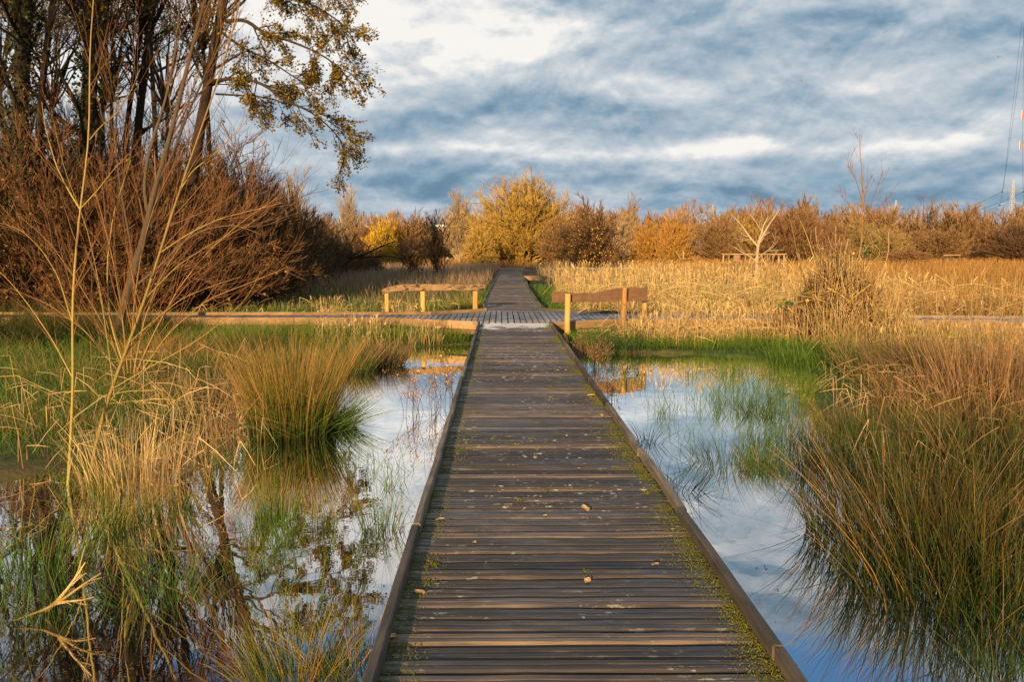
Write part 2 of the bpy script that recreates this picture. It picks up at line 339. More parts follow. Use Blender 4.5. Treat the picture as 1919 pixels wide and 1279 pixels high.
m, t, out = new_mat('marsh_water'); geo = t.node('ShaderNodeNewGeometry'); pos = geo.outputs['Position']
fr = t.node('ShaderNodeFresnel'); fr.inputs[0].default_value = 2.1
rip = t.noise(pos, 3.0, 2, 0.5); bp = t.node('ShaderNodeBump'); bp.inputs['Strength'].default_value = .05; bp.inputs['Distance'].default_value = .02
t.l.new(rip, bp.inputs['Height'])
film = t.ss(t.noise(pos, 2.2, 7, 0.68, 0.8), .60, .68)
sw = t.node('ShaderNodeSeparateXYZ'); t.l.new(pos, sw.inputs[0])
dw = t.ss(t.m('ADD', t.m('SUBTRACT', sw.outputs[0], t.m('MULTIPLY', sw.outputs[1], .20)), t.m('MULTIPLY', t.noise(pos, 1.5, 4), 1.2)), 1.4, 2.2)
film = t.m('MAXIMUM', film, t.m('MULTIPLY', dw, t.ss(t.noise(pos, 6.0, 6, .7), .40, .52)))
gl = t.node('ShaderNodeBsdfGlossy'); gl.inputs['Roughness'].default_value = .015; gl.inputs[0].default_value = (1,1,1,1); t.l.new(bp.outputs[0], gl.inputs['Normal'])
df = t.node('ShaderNodeBsdfDiffuse'); t.put(df.inputs[0], t.mix(film, (.012,.011,.009), t.mix(dw, (.05,.05,.035), (.07,.12,.03))))
fac = t.m('MULTIPLY', t.m('MULTIPLY', fr.outputs[0], 1.9, clamp=True), t.m('SUBTRACT', 1.0, t.m('MULTIPLY', film, 0.45)))
fac = t.m('MINIMUM', t.m('ADD', fac, 0.16), 0.93)
mx = t.node('ShaderNodeMixShader'); t.put(mx.inputs[0], fac); t.l.new(df.outputs[0], mx.inputs[1]); t.l.new(gl.outputs[0], mx.inputs[2]); t.l.new(mx.outputs[0], out.inputs[0])
M['water'] = m

# ------------------------------------------------------------------ ground sheet and water
def smooth(a, b, x): k = np.clip((x-a)/(b-a), 0, 1); return k*k*(3-2*k)
def vnoise(x, y, s, seed=0):
    x = x/s; y = y/s; xi = np.floor(x).astype(int); yi = np.floor(y).astype(int); fx = x-xi; fy = y-yi
    def h(a, b): v = np.sin(a*127.1+b*311.7+seed*74.7)*43758.5453; return v-np.floor(v)
    fx = fx*fx*(3-2*fx); fy = fy*fy*(3-2*fy)
    return (h(xi,yi)*(1-fx)+h(xi+1,yi)*fx)*(1-fy)+(h(xi,yi+1)*(1-fx)+h(xi+1,yi+1)*fx)*fy
def xl(y): return np.interp(y, [0,6.8,7.6,8.6,10,13,15,17,18.2,18.9], [-9,-5.6,-4.6,-4.0,-3.9,-3.8,-3.6,-3.0,-2.2,-0.2])
def xr(y): return np.interp(y, [0,4,6,8,11,14,16.0,16.9,17.3], [2.3,2.3,2.6,2.9,3.5,4.5,4.8,3.0,0.2])
def Hg(x, y):
    x = np.asarray(x,float); y = np.asarray(y,float)
    n = vnoise(x,y,0.9)*.6+vnoise(x,y,.35,3)*.4
    wig = (vnoise(x,y,1.1,5)-.5)*.9
    land = np.where(x < 0, smooth(-.25,.45, xl(y)-x+wig), smooth(-.25,.45, x-xr(y)+wig))
    land = np.where(y > 19.3, 1.0, land)
    base = -0.03+0.12*n + np.where(y>19.5, 0.05, 0)+ np.where(x<0, .03, 0)
    base = base + np.where((x > 0)&(y > 17)&(y < 20), .04, 0)
    return -0.32*(1-land) + base*land
def grid(xs, ys, name, mat):
    Xg, Yg = np.meshgrid(xs, ys); Zg = Hg(Xg, Yg); V = np.stack([Xg,Yg,Zg],-1).reshape(-1,3); nx = len(xs); ny = len(ys)
    i = (np.arange(ny-1)[:,None]*nx+np.arange(nx-1)[None,:]).reshape(-1)
    F = np.stack([i,i+1,i+nx+1,i+nx],-1); me = bpy.data.meshes.new(name); me.from_pydata(V.tolist(), [], F.tolist())
    me.polygons.foreach_set('use_smooth', np.ones(len(F),bool)); me.materials.append(mat)
    o = bpy.data.objects.new(name, me); COL.objects.link(o); return o
xs = np.r_[-3000,-1200,-500,-200,-90,-45,np.arange(-26,-9,.5),np.arange(-9,9,.16),np.arange(9,26,.5),45,90,200,500,1200,3000]
ys = np.r_[-600,-100,-30,-10,np.arange(-4,22,.16),np.arange(22,60,1.0),70,90,120,200,400,900,2000,5000]
tag(grid(xs, ys, 'ground', M['ground']), 'wet dark marsh ground with moss and dead grass', kind='structure')
me = bpy.data.meshes.new('water'); me.from_pydata([(-30,-12,0),(30,-12,0),(30,21.5,0),(-30,21.5,0)], [], [(0,1,2,3)]); me.materials.append(M['water'])
o = bpy.data.objects.new('water', me); COL.objects.link(o); tag(o, 'still marsh water mirroring the cloudy sky', kind='structure')

# ------------------------------------------------------------------ boardwalks
DZ = 0.45
def deck_planks(wd, rowfn, y0, y1, pitch, K=9, seed=0):
    r = np.random.default_rng(seed); y = y0
    while y < y1:
        pw = pitch*r.uniform(.93,1.05); a, b = rowfn(y+pw/2); z = DZ-0.02+r.normal()*.0026; tl = r.normal()*.0012
        wd.board([(a+r.normal()*.006,y+pw/2,z-tl),(b+r.normal()*.006,y+pw/2,z+tl)], pw-(.017 if r.random()<.75 else .026), .04, bev=.30, jit=.0012, K=K, groove=.0035)
        y += pw
near = thing('boardwalk', 'long dark wet plank boardwalk running straight from the viewer to the crossing', 'boardwalk')
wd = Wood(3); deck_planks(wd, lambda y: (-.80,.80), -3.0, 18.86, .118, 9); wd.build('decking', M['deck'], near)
def kerb_segs(pts_list, name, parent, mat, wdt=.042, h=.07, seed=4, z=DZ+.025, seglen=1.8):
    r = np.random.default_rng(seed)
    k = Wood(seed); pts = np.asarray(pts_list, float); L = np.r_[0,np.cumsum(np.linalg.norm(np.diff(pts,axis=0),axis=1))]
    s0 = 0.0
    while s0 < L[-1]-.05:
        s1 = min(L[-1], s0+seglen*r.uniform(.85,1.2)); inner = L[(L>s0+.02)&(L<s1-.02)]
        q = np.r_[s0+.004, inner, s1-.004]; dx = r.normal()*.003
        P = np.stack([np.interp(q,L,pts[:,0])+dx, np.interp(q,L,pts[:,1]), np.full(len(q), z)+r.normal()*.004],1)
        k.board(P, wdt, h, bev=.15, jit=.0022, K=max(3,int((s1-s0)/.3))); s0 = s1
    return k.build(name, mat, parent)
kerb_segs([(-.785,-3,0),(-.785,18.8,0)], 'kerb', near, M['kerb'], .044, .068, seed=5, z=DZ+.032)
kerb_segs([(.785,-3,0),(.785,18.8,0)], 'kerb', near, M['kerb'], .044, .068, seed=9, z=DZ+.032)
wd = Wood(7)
for x in (-.55,0,.55): wd.board([(x,-3,.34),(x,18.7,.34)], .07, .14, K=6)
wd.build('bearer', M['bearer'], near)
for y in np.arange(.8,18.5,2.1):
    for x in (-.72,.72): wd = Wood(int(y*10)); wd.board([(x,y,-.35),(x,y,.40)], .10, .10, up=(0,1,0), K=3); wd.build('support_post', M['bearer'], near)

# crossing: planks run away from the viewer, front and rear edges splay outwards
FX = [-16,-8.0,-2.8,-.80,.80,2.55,6.0,16.0]; FY = [20.6,20.35,20.15,18.95,18.95,19.8,19.75,18.3]
RX = [-16,-8.0,-2.1,-.70,.80,2.85,6.0,16.0]; RY = [21.8,21.5,21.7,23.0,23.1,21.8,20.95,19.5]
cross = thing('crossing_boardwalk', 'wide plank platform where the side boardwalks meet, its boards pointing away', 'boardwalk')
wd = Wood(11); r = np.random.default_rng(5); x = -15.9
while x < 15.8:
    ya, yb = np.interp(x,FX,FY)+.05, np.interp(x,RX,RY)-.05; z = DZ-.02+r.normal()*.003
    wd.board([(x+.07,ya,z),(x+.07,yb,z)], .122, .04, bev=.2, jit=.0015, K=5); x += .142
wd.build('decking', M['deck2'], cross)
def edge(xs_, ys_, name, mat, side, seed, h=.19, zc=DZ-.055, w_=.05):
    pts = [(x, y+side*w_*.5, 0) for x, y in zip(xs_, ys_)]
    return kerb_segs(pts, name, cross, mat, w_, h, seed, zc, 3.6)
edge(FX[:4], FY[:4], 'front_beam', M['beam'], -1, 21); edge(FX[4:], FY[4:], 'front_beam', M['beam'], -1, 22)
edge(RX[:4], RY[:4], 'rear_kerb', M['beam'], 1, 23, .10, DZ+.02); edge(RX[4:], RY[4:], 'rear_kerb', M['kerb'], 1, 24, .10, DZ+.02)
wd = Wood(12)
for (xa,ya,xb,yb) in [(-2.2,19.95,-.85,19.1),(.9,19.12,2.5,19.9),(-8,20.45,-3,20.3),(2.7,19.95,14,18.7)]:
    wd.board([(xa,ya,.25),(xb,yb,.25)], .07, .14, K=6)
wd.build('lower_beam', M['beam'], cross)
for x in (-13,-11,-9,-7,-5,-3,-1.6,1.5,3.2,5,7,9,11,13):
    for e, q in ((np.interp(x,FX,FY),.16),(np.interp(x,RX,RY),-.16)): wd = Wood(13); wd.board([(x,e+q,-.3),(x,e+q,.40)], .1, .1, up=(0,1,0), K=3); wd.build('support_post', M['bearer'], cross)

far = thing('boardwalk', 'narrow far boardwalk leading on from the crossing to the golden willow', 'boardwalk')
def far_c(y): return -.0 + .012*(y-23)
LK = [G(909,583,DZ), G(907,570,DZ), G(912,557,DZ), G(921,541,DZ), G(932,520,DZ), G(941,504,DZ)]
RK = [G(1021,582,DZ), G(1008,570,DZ), G(1000,557,DZ), G(990,541,DZ), G(981,520,DZ), G(974,504,DZ)]
lky, lkx = [p[1] for p in LK], [p[0] for p in LK]; rky, rkx = [p[1] for p in RK], [p[0] for p in RK]
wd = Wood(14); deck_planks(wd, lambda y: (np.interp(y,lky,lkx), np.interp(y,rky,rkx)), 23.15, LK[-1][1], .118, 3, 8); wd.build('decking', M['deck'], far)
kerb_segs([(a-.02,b,0) for a,b in zip(lkx,lky)], 'kerb', far, M['kerb'], seed=31); kerb_segs([(a+.02,b,0) for a,b in zip(rkx,rky)], 'kerb', far, M['kerb'], seed=32)
wd = Wood(15)
for s_ in (-.4,.5): wd.board([(s_,23.2,.34),(s_+.6,LK[-1][1],.34)], .07, .14, K=8)
wd.build('bearer', M['bearer'], far)

a = G(976,503,DZ); end = thing('boardwalk', 'far crosswise boardwalk edge running right behind the reeds', 'boardwalk', (0,0,0))
wd = Wood(16)
for xx in np.arange(-1.0, 24, .5): wd.board([(xx+.24,a[1]+.1,DZ-.02),(xx+.24,a[1]+1.4,DZ-.02)], .46, .04, K=2)
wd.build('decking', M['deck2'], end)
wd = Wood(17); wd.board([(a[0],a[1],DZ-.03),(24,a[1],DZ-.03)], .06, .2, K=16); wd.build('edge_beam', M['kerb'], end)
p0, p1 = W(988,517,52), W(1034,517,52)
jet = thing('timber_platform', 'short pale timber side platform beside the far boardwalk', 'platform', (0,0,0))
wd = Wood(18); wd.board([(p0[0]-.2,52,.42),(p1[0],52,.42)], .07, .26, K=5); wd.build('front_beam', M['beam'], jet)
wd = Wood(19)
for k_ in range(5): wd.board([(p0[0]-.2,52.12+k_*.2,.53),(p1[0],52.12+k_*.2,.53)], .18, .04, K=4)
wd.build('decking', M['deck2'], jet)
for xx in (p0[0]+.1, p1[0]-.15): wd = Wood(20); wd.board([(xx,52.12,-.1),(xx,52.12,.29)], .1,.1, up=(0,1,0), K=2); wd.build('leg', M['bearer'], jet)

# ------------------------------------------------------------------ rails
rl = thing('wooden_rail', 'low rotten wooden rail on three posts behind the crossing, left of the far boardwalk', 'rail')
e0, e1 = W(711,0,22.35), W(907,0,23.35)
def zat(py, y): return W(900, py, y)[2]
wd = Wood(41); top = np.array([(0,-.07),(.04,-.02),(.10,-.01),(.20,.015),(.28,.02),(.5,.025),(.7,.03),(.76,.0),(.84,-.01),(.86,.005),(1,.0)])
wd.board([(e0[0],22.0,zat(544,22)),(W(740,0,22.15)[0],22.15,zat(540,22.15)),(e1[0],23.0,zat(539,23.0))], .085, .15, bev=.1, jit=.002, K=22, top=top); wd.build('rail_board', M['rail_l'], rl)
for px, yb, wdt, pt in ((716,22.0,.10,552),(786,22.35,.11,546),(888,22.9,.13,544)):
    wd = Wood(int(px)); xx = W(px,0,yb+.11)[0]
    wd.board([(xx,yb+.12,-.1),(xx,yb+.12,zat(pt-6,yb))], wdt, .09, up=(0,1,0), bev=.12, K=6); wd.build('post', M['post'], rl)
rr = thing('wooden_rail', 'brown wavy-topped wooden rail on yellow posts in front of the right side boardwalk', 'rail')
wd = Wood(43); yR = 19.15
top = np.array([(0,.04),(.12,.03),(.2,.0),(.45,.0),(.55,.05),(.68,.10),(.82,.12),(.855,.12),(.88,.15),(.91,.10),(.96,.11),(.985,.13),(1,.12)])
wd.board([(W(1039,0,18.45)[0],18.45,zat(559,18.45)),(W(1220,0,19.9)[0],19.9,zat(557,19.9)+.005)], .075, .20, bev=.06, jit=.003, K=30, top=top); wd.build('rail_board', M['rail_r'], rr)
for px, yb, pt, wdt in ((1067,18.5,551,.125),(1177,19.3,539,.12),(1217,20.15,540,.12)):
    wd = Wood(int(px)); xx = W(px,0,yb)[0]
    wd.board([(xx,yb,-.1),(xx+.01,yb,zat(pt,yb))], wdt, wdt, up=(0,1,0), K=7, rnd=True); wd.build('post', M['post'], rr)

# ------------------------------------------------------------------ plant growing tools
def blades(geo, pos, h, lean, width, rng, K=4, curl=1.6, tint=None, dirs=None, taper=0.15, sides=2, droop=0.0):
    N = len(pos); a = rng.uniform(0,2*np.pi,N) if dirs is None else dirs
    d = np.stack([np.cos(a),np.sin(a),np.zeros(N)],1); t = np.linspace(0,1,K)[None,:,None]
    h = np.broadcast_to(h,(N,)); lean = np.broadcast_to(lean,(N,))
    if tint is None and N > 5000: tint = np.clip(vnoise(pos[:,0],pos[:,1],.55,3)*.55+vnoise(pos[:,0],pos[:,1],2.7,8)*.55-.28+rng.random(N)*.45,0,1)
    P = pos[:,None,:] + d[:,None,:]*(h*lean)[:,None,None]*t**curl
    P = P + np.array([0,0,1.0])*(h*np.sqrt(np.clip(1-0.5*lean**2,.15,1)))[:,None,None]*(t-droop*t**3)
    R = np.broadcast_to(width,(N,))[:,None]*(1-(1-taper)*np.linspace(0,1,K)[None,:]**1.3)
    geo.tubes(P, R, sides, tint=rng.random(N) if tint is None else tint, rng=rng); return P
def grow(P, R, n, tr, lr, ang, K, trop, rr, rng, wig=.10, taper=.25, up=None, rel=True):
    N, KP, _ = P.shape; par = np.repeat(np.arange(N), n); Mn = len(par); t = rng.uniform(tr[0],tr[1],Mn)
    f = t*(KP-1); i = np.minimum(f.astype(int), KP-2); fr = (f-i)[:,None]
    p = P[par,i]*(1-fr)+P[par,i+1]*fr; T = P[par,i+1]-P[par,i]; T /= np.linalg.norm(T,axis=1,keepdims=True)+1e-9
    rb = R[par,i]*(1-fr[:,0])+R[par,i+1]*fr[:,0]
    q = rng.normal(size=(Mn,3)); q -= (q*T).sum(1,keepdims=True)*T; q /= np.linalg.norm(q,axis=1,keepdims=True)+1e-9
    A = rng.uniform(ang[0],ang[1],Mn)[:,None]; d = T*np.cos(A)+q*np.sin(A)
    L = rng.uniform(lr[0],lr[1],Mn)
    if rel:
        pl = np.linalg.norm(np.diff(P,axis=1),axis=2).sum(1)[par]; L = L*pl*(1.15-.55*t)
    out = [p]; st = (L/(K-1))[:,None]; upv = np.array([0,0,1.0]) if up is None else np.asarray(up,float)
    for j in range(K-1):
        d = d + upv*trop/(K-1) + rng.normal(size=(Mn,3))*wig; d /= np.linalg.norm(d,axis=1,keepdims=True); out.append(out[-1]+d*st)
    P2 = np.stack(out,1); r0 = np.minimum(rb*rr, np.maximum(rb*.85,1e-4))[:,None]
    return P2, r0*(1-(1-taper)*np.linspace(0,1,K)[None,:])
def resample(pts, K):
    pts = np.asarray(pts,float); L = np.r_[0,np.cumsum(np.linalg.norm(np.diff(pts,axis=0),axis=1))]; q = np.linspace(0,L[-1],K)
    o = np.stack([np.interp(q,L,pts[:,i]) for i in range(3)],1)
    for _ in range(2): o[1:-1] = .25*o[:-2]+.5*o[1:-1]+.25*o[2:]
    return o
def leaves(geo, P, n, size, rng, tr=(.2,1.0), hang=.4, spread=.03):
    N, KP, _ = P.shape; par = np.repeat(np.arange(N), n); Mn = len(par); t = rng.uniform(tr[0],tr[1],Mn); f = t*(KP-1); i = np.minimum(f.astype(int),KP-2); fr = (f-i)[:,None]
    p = P[par,i]*(1-fr)+P[par,i+1]*fr + rng.normal(size=(Mn,3))*spread
    d = rng.normal(size=(Mn,3)); d[:,2] -= hang; d /= np.linalg.norm(d,axis=1,keepdims=True); s = rng.uniform(.6,1.2,Mn)*size
    Q = p[:,None,:]+d[:,None,:]*s[:,None,None]*np.array([0,.45,1.0])[None,:,None]
    Q[:,1,:] += rng.normal(size=(Mn,3))*s[:,None]*.12
    geo.tubes(Q, s[:,None]*np.array([.06,.42,.05])[None,:], 2, tint=rng.random(Mn), rng=rng)

# ------------------------------------------------------------------ bare tree prototypes (real metre sizes, base at the origin)
def limb_dome(rng, n, H, Wd, z0, low=.15, K=7, hollow=.45, spreadr=.25):
    u = rng.random(n); el_ = np.arcsin(low+(1-low)*u); a = rng.uniform(0,2*np.pi,n)
    lump = .5+.5*np.sin(a*3+el_*4+n)*np.cos(el_*5-a*2); rr_ = rng.uniform(hollow,1,n)**.55*(.84+.14*lump)*rng.uniform(.95,1.04,n)
    E = np.stack([np.cos(el_)*np.cos(a)*Wd/2*rr_, np.cos(el_)*np.sin(a)*Wd/2*rr_, z0+np.sin(el_)*(H-z0)*rr_],1)
    s0 = np.stack([rng.normal(size=n)*spreadr, rng.normal(size=n)*spreadr, np.zeros(n)],1)
    t = np.linspace(0,1,K)[None,:,None]; mid = s0*.5+E*np.array([.35,.35,.55])
    P = (1-t)**2*s0[:,None]+2*t*(1-t)*mid[:,None]+t*t*E[:,None]; P[:,1:-1] += rng.normal(size=(n,K-2,3))*H*.008
    return P
def bare_tree(name, seed, H, Wd, z0=None, nl=55, nb=11, nt=9, tw_r=.014, trop=.5, mat='w_gold', trunk='bark_grey', low=.1, hollow=.45, limb_r=.07, fuzz=(.16,.30), ang=(.2,.7), lv=None, spreadr=.25, twt=(.15,1.0), btr=(.35,1.0), bl=(.16,.30), stem=0.0):
    rng = np.random.default_rng(seed); z0 = H*.25 if z0 is None else z0
    P = limb_dome(rng, nl, (H-stem)*.95, Wd*.95, max(z0-stem,.3), low, 8, hollow, spreadr); P[...,2] += stem; R = limb_r*(H/10)*(1-.8*np.linspace(0,1,8)[None,:])*rng.uniform(.6,1.2,(nl,1))
    root = thing(name, None, None); g = Geo(); g.tubes(P, R, 5, rng=rng, t=np.zeros((nl,8)))
    if stem: g.tubes(np.array([[(0,0,-.1),(.1,0,stem*.35),(.05,.1,stem*.7),(0,0,stem+.4)]],float), np.array([[.12,.10,.085,.07]]), 8)
    g.build('trunk', M[trunk], root)
    g = Geo(); P1,R1 = grow(P,R,nb,btr,bl,(.35,1.0),5,trop*.6,.55,rng); R1 = np.maximum(R1, tw_r*1.1); g.tubes(P1,R1,3,rng=rng,t=np.zeros(R1.shape)+.1)
    P2,R2 = grow(P1,R1,nt+3,twt,(fuzz[0]*2.4,fuzz[1]*2.4),(ang[0]+.05,ang[1]+.05),4,trop*1.2,.6,rng,.07); R2 = np.full(R2.shape, tw_r)*np.linspace(1,.45,4)[None,:]
    g.tubes(P2,R2,2,rng=rng,t=np.linspace(.3,1,4)[None,:].repeat(len(P2),0))
    g.build('crown', M[mat], root)
    if lv:
        g = Geo(); leaves(g, P2[::lv[1]], 1, lv[2], rng, spread=.05); g.build('leaves', M[lv[0]], root)
    return root
def place(root, px, y, name=None, label=None, cat='tree', group=None, rz=0.0, sc=(1,1,1), mat=None, copy=True):
    o = copy_tree(root) if copy else root; pt = W(px, 500, y); o.location = (pt[0], y, float(Hg(pt[0],y))-.05)
    o.rotation_euler = (0,0,rz); o.scale = sc
    if name: o.name = name
    tag(o, label, cat, group)
    if mat:
        for c_ in o.children:
            if c_.name.startswith('crown'):
                c_.data = c_.data.copy(); c_.data.materials[0] = M[mat]
    return o

big = bare_tree('willow_tree', 101, 13.0, 13.4, z0=2.6, nl=210, nb=12, nt=9, tw_r=.017, mat='w_gold', trunk='w_gold', low=.0, hollow=.35, limb_r=.11)
place(big, 978, 112, label='big round golden willow at the end of the far boardwalk, tallest in the centre', copy=False, sc=(1.42,1.3,1.04))
med = bare_tree('willow_tree', 102, 9.0, 9.0, z0=1.6, nl=150, nb=10, nt=8, tw_r=.017, mat='w_brown', trunk='w_brown', low=.0, hollow=.35, trop=.8)
place(med, 1478, 105, label='broad red-brown willow with upright twig tips behind the pale dead tree', rz=.6, sc=(1.55,1.4,.98), mat='w_red', copy=False)
cop = bare_tree('willow_shrub', 103, 6.5, 5.0, z0=.6, nl=150, nb=9, nt=7, tw_r=.014, mat='w_yellow', trunk='w_olive', low=.05, hollow=.4, trop=.9, limb_r=.035, fuzz=(.2,.34), ang=(.1,.45), spreadr=.9)
place(cop, 718, 95, label='bright yellow willow shrub glowing behind the shaded thicket left of the path', cat='shrub', copy=False)
up = bare_tree('upright_shrub', 104, 5.8, 3.3, z0=1.0, nl=40, nb=8, nt=2, tw_r=.012, mat='w_dark', trunk='bark_dark', low=.25, hollow=.5, trop=1.0, limb_r=.05, ang=(.08,.35), spreadr=.35, lv=('alder_leaf',3,.08))
place(up, 822, 60, label='slender dark many-stemmed shrub standing alone left of the far boardwalk', cat='shrub', copy=False)
thorn = bare_tree('thorn_tree', 105, 7.4, 8.6, z0=1.0, nl=130, nb=10, nt=9, tw_r=.015, mat='w_dark', trunk='bark_dark', low=-.05, hollow=.3, trop=.15, lv=('leaf_yellow',9,.13))
place(thorn, 1108, 82, sc=(1,1,1.1), label='dark spreading thorn tree with a few yellow leaves right of the far boardwalk', copy=False)
tall = bare_tree('poplar_tree', 106, 12.5, 5.0, z0=3.0, nl=90, nb=10, nt=8, tw_r=.014, mat='w_pale', trunk='w_pale', low=.1, hollow=.3, trop=.9, limb_r=.09)
place(tall, 655, 135, label='pale thin poplar peeping over the trees left of the yellow shrub', copy=False, sc=(1,1,1.02))
place(tall, 860, 126, 'poplar_tree', 'pale buff poplar leaning against the left flank of the big golden willow', rz=2, sc=(1.25,1.25,.93))
place(cop, 743, 99, 'willow_shrub', 'orange peaked willow shrub at the right end of the yellow one', 'shrub', rz=1, sc=(.8,.8,1.12), mat='w_orange')
place(cop, 900, 100, 'willow_shrub', 'yellow-green low willow shrub at the left foot of the big golden willow', 'shrub', rz=2.2, sc=(1.15,1.1,.85), mat='w_gold')
place(cop, 1262, 98, 'willow_shrub', 'tall glowing orange willow shrub right of the thorn tree', 'shrub', rz=4, sc=(1.15,1.15,1.16), mat='w_orange')
place(cop, 1212, 101, 'willow_shrub', 'lower orange willow shrub between the thorn tree and the tall orange one', 'shrub', rz=5, sc=(1.2,1.2,.98), mat='w_orange')
place(med, 1163, 112, 'willow_tree', 'beige rounded willow just behind the thorn tree', rz=1.2, sc=(.95,.95,.92), mat='w_pale')
place(med, 1048, 104, 'willow_tree', 'dull brown willow filling the gap between the golden willow and the thorn tree', rz=3.2, sc=(.8,.8,.84), mat='w_brown')
place(med, 1345, 118, 'willow_tree', 'brown willow above the timber footbridge railing', rz=2.1, sc=(1.1,1,.90), mat='w_brown')
place(med, 1405, 125, 'willow_tree', 'pale brown willow crown showing behind the dead tree', rz=4.4, sc=(1.1,1,.92), mat='w_gold')
place(med, 1612, 128, 'willow_tree', 'olive brown willow behind the tall thin sapling', rz=5, sc=(1.3,1.1,.90), mat='w_olive')
place(med, 1655, 120, 'willow_tree', 'grey olive willow with pale bare stems right of the bramble mound', rz=.3, sc=(1.1,1,.70), mat='w_olive')
place(med, 1760, 130, 'willow_tree', 'wide rounded brown willow in front of the distant wood', rz=2.7, sc=(1.6,1.3,.76), mat='w_brown')
place(med, 1845, 150, 'willow_tree', 'brown willow below the nearer pylon, second from the right edge', rz=3.7, sc=(1.4,1.3,.90), mat='w_red')
place(med, 1915, 118, 'willow_tree', 'dark red-brown willow at the right edge under the nearer pylon', rz=1.7, sc=(1.35,1.3,.83), mat='w_dark')
place(cop, 1700, 104, 'willow_shrub', 'low dark red shrub in front of the wide brown willow', 'shrub', rz=3, sc=(1.9,1.1,.42), mat='w_red')
place(up, 772, 63, 'upright_shrub', 'small low dark shrub left of the slender many-stemmed one', 'shrub', rz=2, sc=(1.1,1.1,.66))
place(med, 540, 72, 'willow_tree', 'sunlit pinkish gold willow top above the shaded thicket', rz=2.5, sc=(.72,.72,1.12), mat='w_pale')

place(med, 935, 122, 'willow_tree', 'golden willow merging with the left side of the biggest one', rz=5.5, sc=(1.0,.9,1.12), mat='w_gold')
place(med, 1018, 118, 'willow_tree', 'golden brown willow forming the right shoulder of the biggest one', rz=.9, sc=(1.05,.95,1.2), mat='w_gold')
place(med, 690, 120, 'willow_tree', 'russet willow behind the bright yellow shrub', rz=1.9, sc=(.8,.8,.82), mat='w_red')
place(med, 1110, 116, 'willow_tree', 'dull buff willow directly behind the thorn tree', rz=3.9, sc=(.9,.9,.98), mat='w_brown')
place(med, 1240, 120, 'willow_tree', 'brown willow behind the two orange shrubs', rz=5.9, sc=(1.2,1,.84), mat='w_brown')
place(med, 1545, 116, 'willow_tree', 'russet willow sloping down right of the broad red-brown one', rz=2.9, sc=(1.1,1,.86), mat='w_red')
# distant wood: reads as one mass
rng = np.random.default_rng(77); g = Geo()
for i in range(120):
    px = rng.uniform(560, 2010) if i < 112 else rng.uniform(-200, 560); y = rng.uniform(150, 215); H_ = rng.uniform(9.6,11.4)*(y/165)*(1.03 if px > 1050 else .86); c0 = W(px,500,y)
    P = limb_dome(rng, 34, H_, H_*1.25, H_*.12, -.1, 6, .4); P = P + np.array([c0[0],y,0]); R = np.full((34,6), .06)
    tn = np.full(34, rng.random()); g.tubes(P,R,3,tint=tn,rng=rng,t=np.zeros((34,6)))
    P1,R1 = grow(P,R,9,(.35,1),(.25,.45),(.25,.8),4,.5,.6,rng); g.tubes(P1,np.maximum(R1,.035),2,tint=np.repeat(tn,9),rng=rng)
    P2,R2 = grow(P1,R1,7,(.3,1),(.4,.7),(.2,.7),3,.6,.6,rng); g.tubes(P2,np.full(R2.shape,.042),2,tint=np.clip(np.repeat(tn,63)+rng.normal(size=len(P2))*.2,0,1),rng=rng)
tag(g.build('distant_wood', M['w_brown']), 'brown leafless wood along the horizon', 'wood', kind='stuff')

# pale dead tree (50 m away)
def custom_tree(name, label, y, stems, matT, matC, rng, whips, base_r, cat='tree', group=None, extra=None, crown_r=.004):
    """stems: list of (pixel polyline, radius at base, radius at tip)"""
    b0 = W(stems[0][0][0][0], stems[0][0][0][1], y); root = thing(name, label, cat, (b0[0],y,0), group); Ps=[];Rs=[]; K=22
    for pts, r0, r1 in stems:
        Pw = resample([W(p[0],p[1],y+(p[2] if len(p)>2 else 0)) for p in pts], K); Ps.append(Pw - np.array([b0[0],y,0])); Rs.append(np.linspace(r0,r1,K))
    P = np.stack(Ps); R = np.stack(Rs)*rng.uniform(.90,1.12,(len(Ps),K)); g = Geo(); g.tubes(P,R,7,rng=rng,t=np.linspace(0,.45,K)[None,:].repeat(len(P),0))
    if matT == 'sapling':
        nb_ = grow(P,R,26,(.1,1),(.010,.022),(.5,1.0),3,.3,.5,rng,.05,rel=False); g.tubes(nb_[0], np.full((len(nb_[0]),3),1.0)*np.array([.0022,.0028,.0006]),5,rng=rng)
    g.build('trunk', M[matT], root)
    g = Geo()
    for (idx, n, tr, lr, ang, trop, rr_, sub) in whips:
        Pp,Rp = P[idx],R[idx]; P1,R1 = grow(Pp,Rp,n,tr,lr,ang,7,trop,rr_,rng,.05,rel=False); R1 = np.maximum(R1*np.ones(1), crown_r); g.tubes(P1,R1,4,rng=rng,t=np.linspace(.3,.9,7)[None,:].repeat(len(P1),0))
        if sub:
            P2,R2 = grow(P1,R1,sub,(.2,.95),(.3,.65),(.25,.6),5,trop,.6,rng,.07); R2 = np.maximum(R2,crown_r*.75); g.tubes(P2,R2,3,rng=rng,t=np.linspace(.5,1,5)[None,:].repeat(len(P2),0))
            if extra and extra[0] == 'deep':
                P3,R3 = grow(P2,R2,extra[1],(.2,.95),(.3,.65),(.25,.7),4,trop,.6,rng,.08); R3=np.maximum(R3,crown_r*.6); g.tubes(P3,R3,2,rng=rng,t=np.linspace(.6,1,4)[None,:].repeat(len(P3),0))
                if len(extra) > 2:
                    gl_ = Geo(); leaves(gl_, P3, extra[2], extra[3], rng, spread=.06); gl_.build('leaves', M[extra[4]], root)
    g.build('crown', M[matC], root); return root
rng = np.random.default_rng(5)
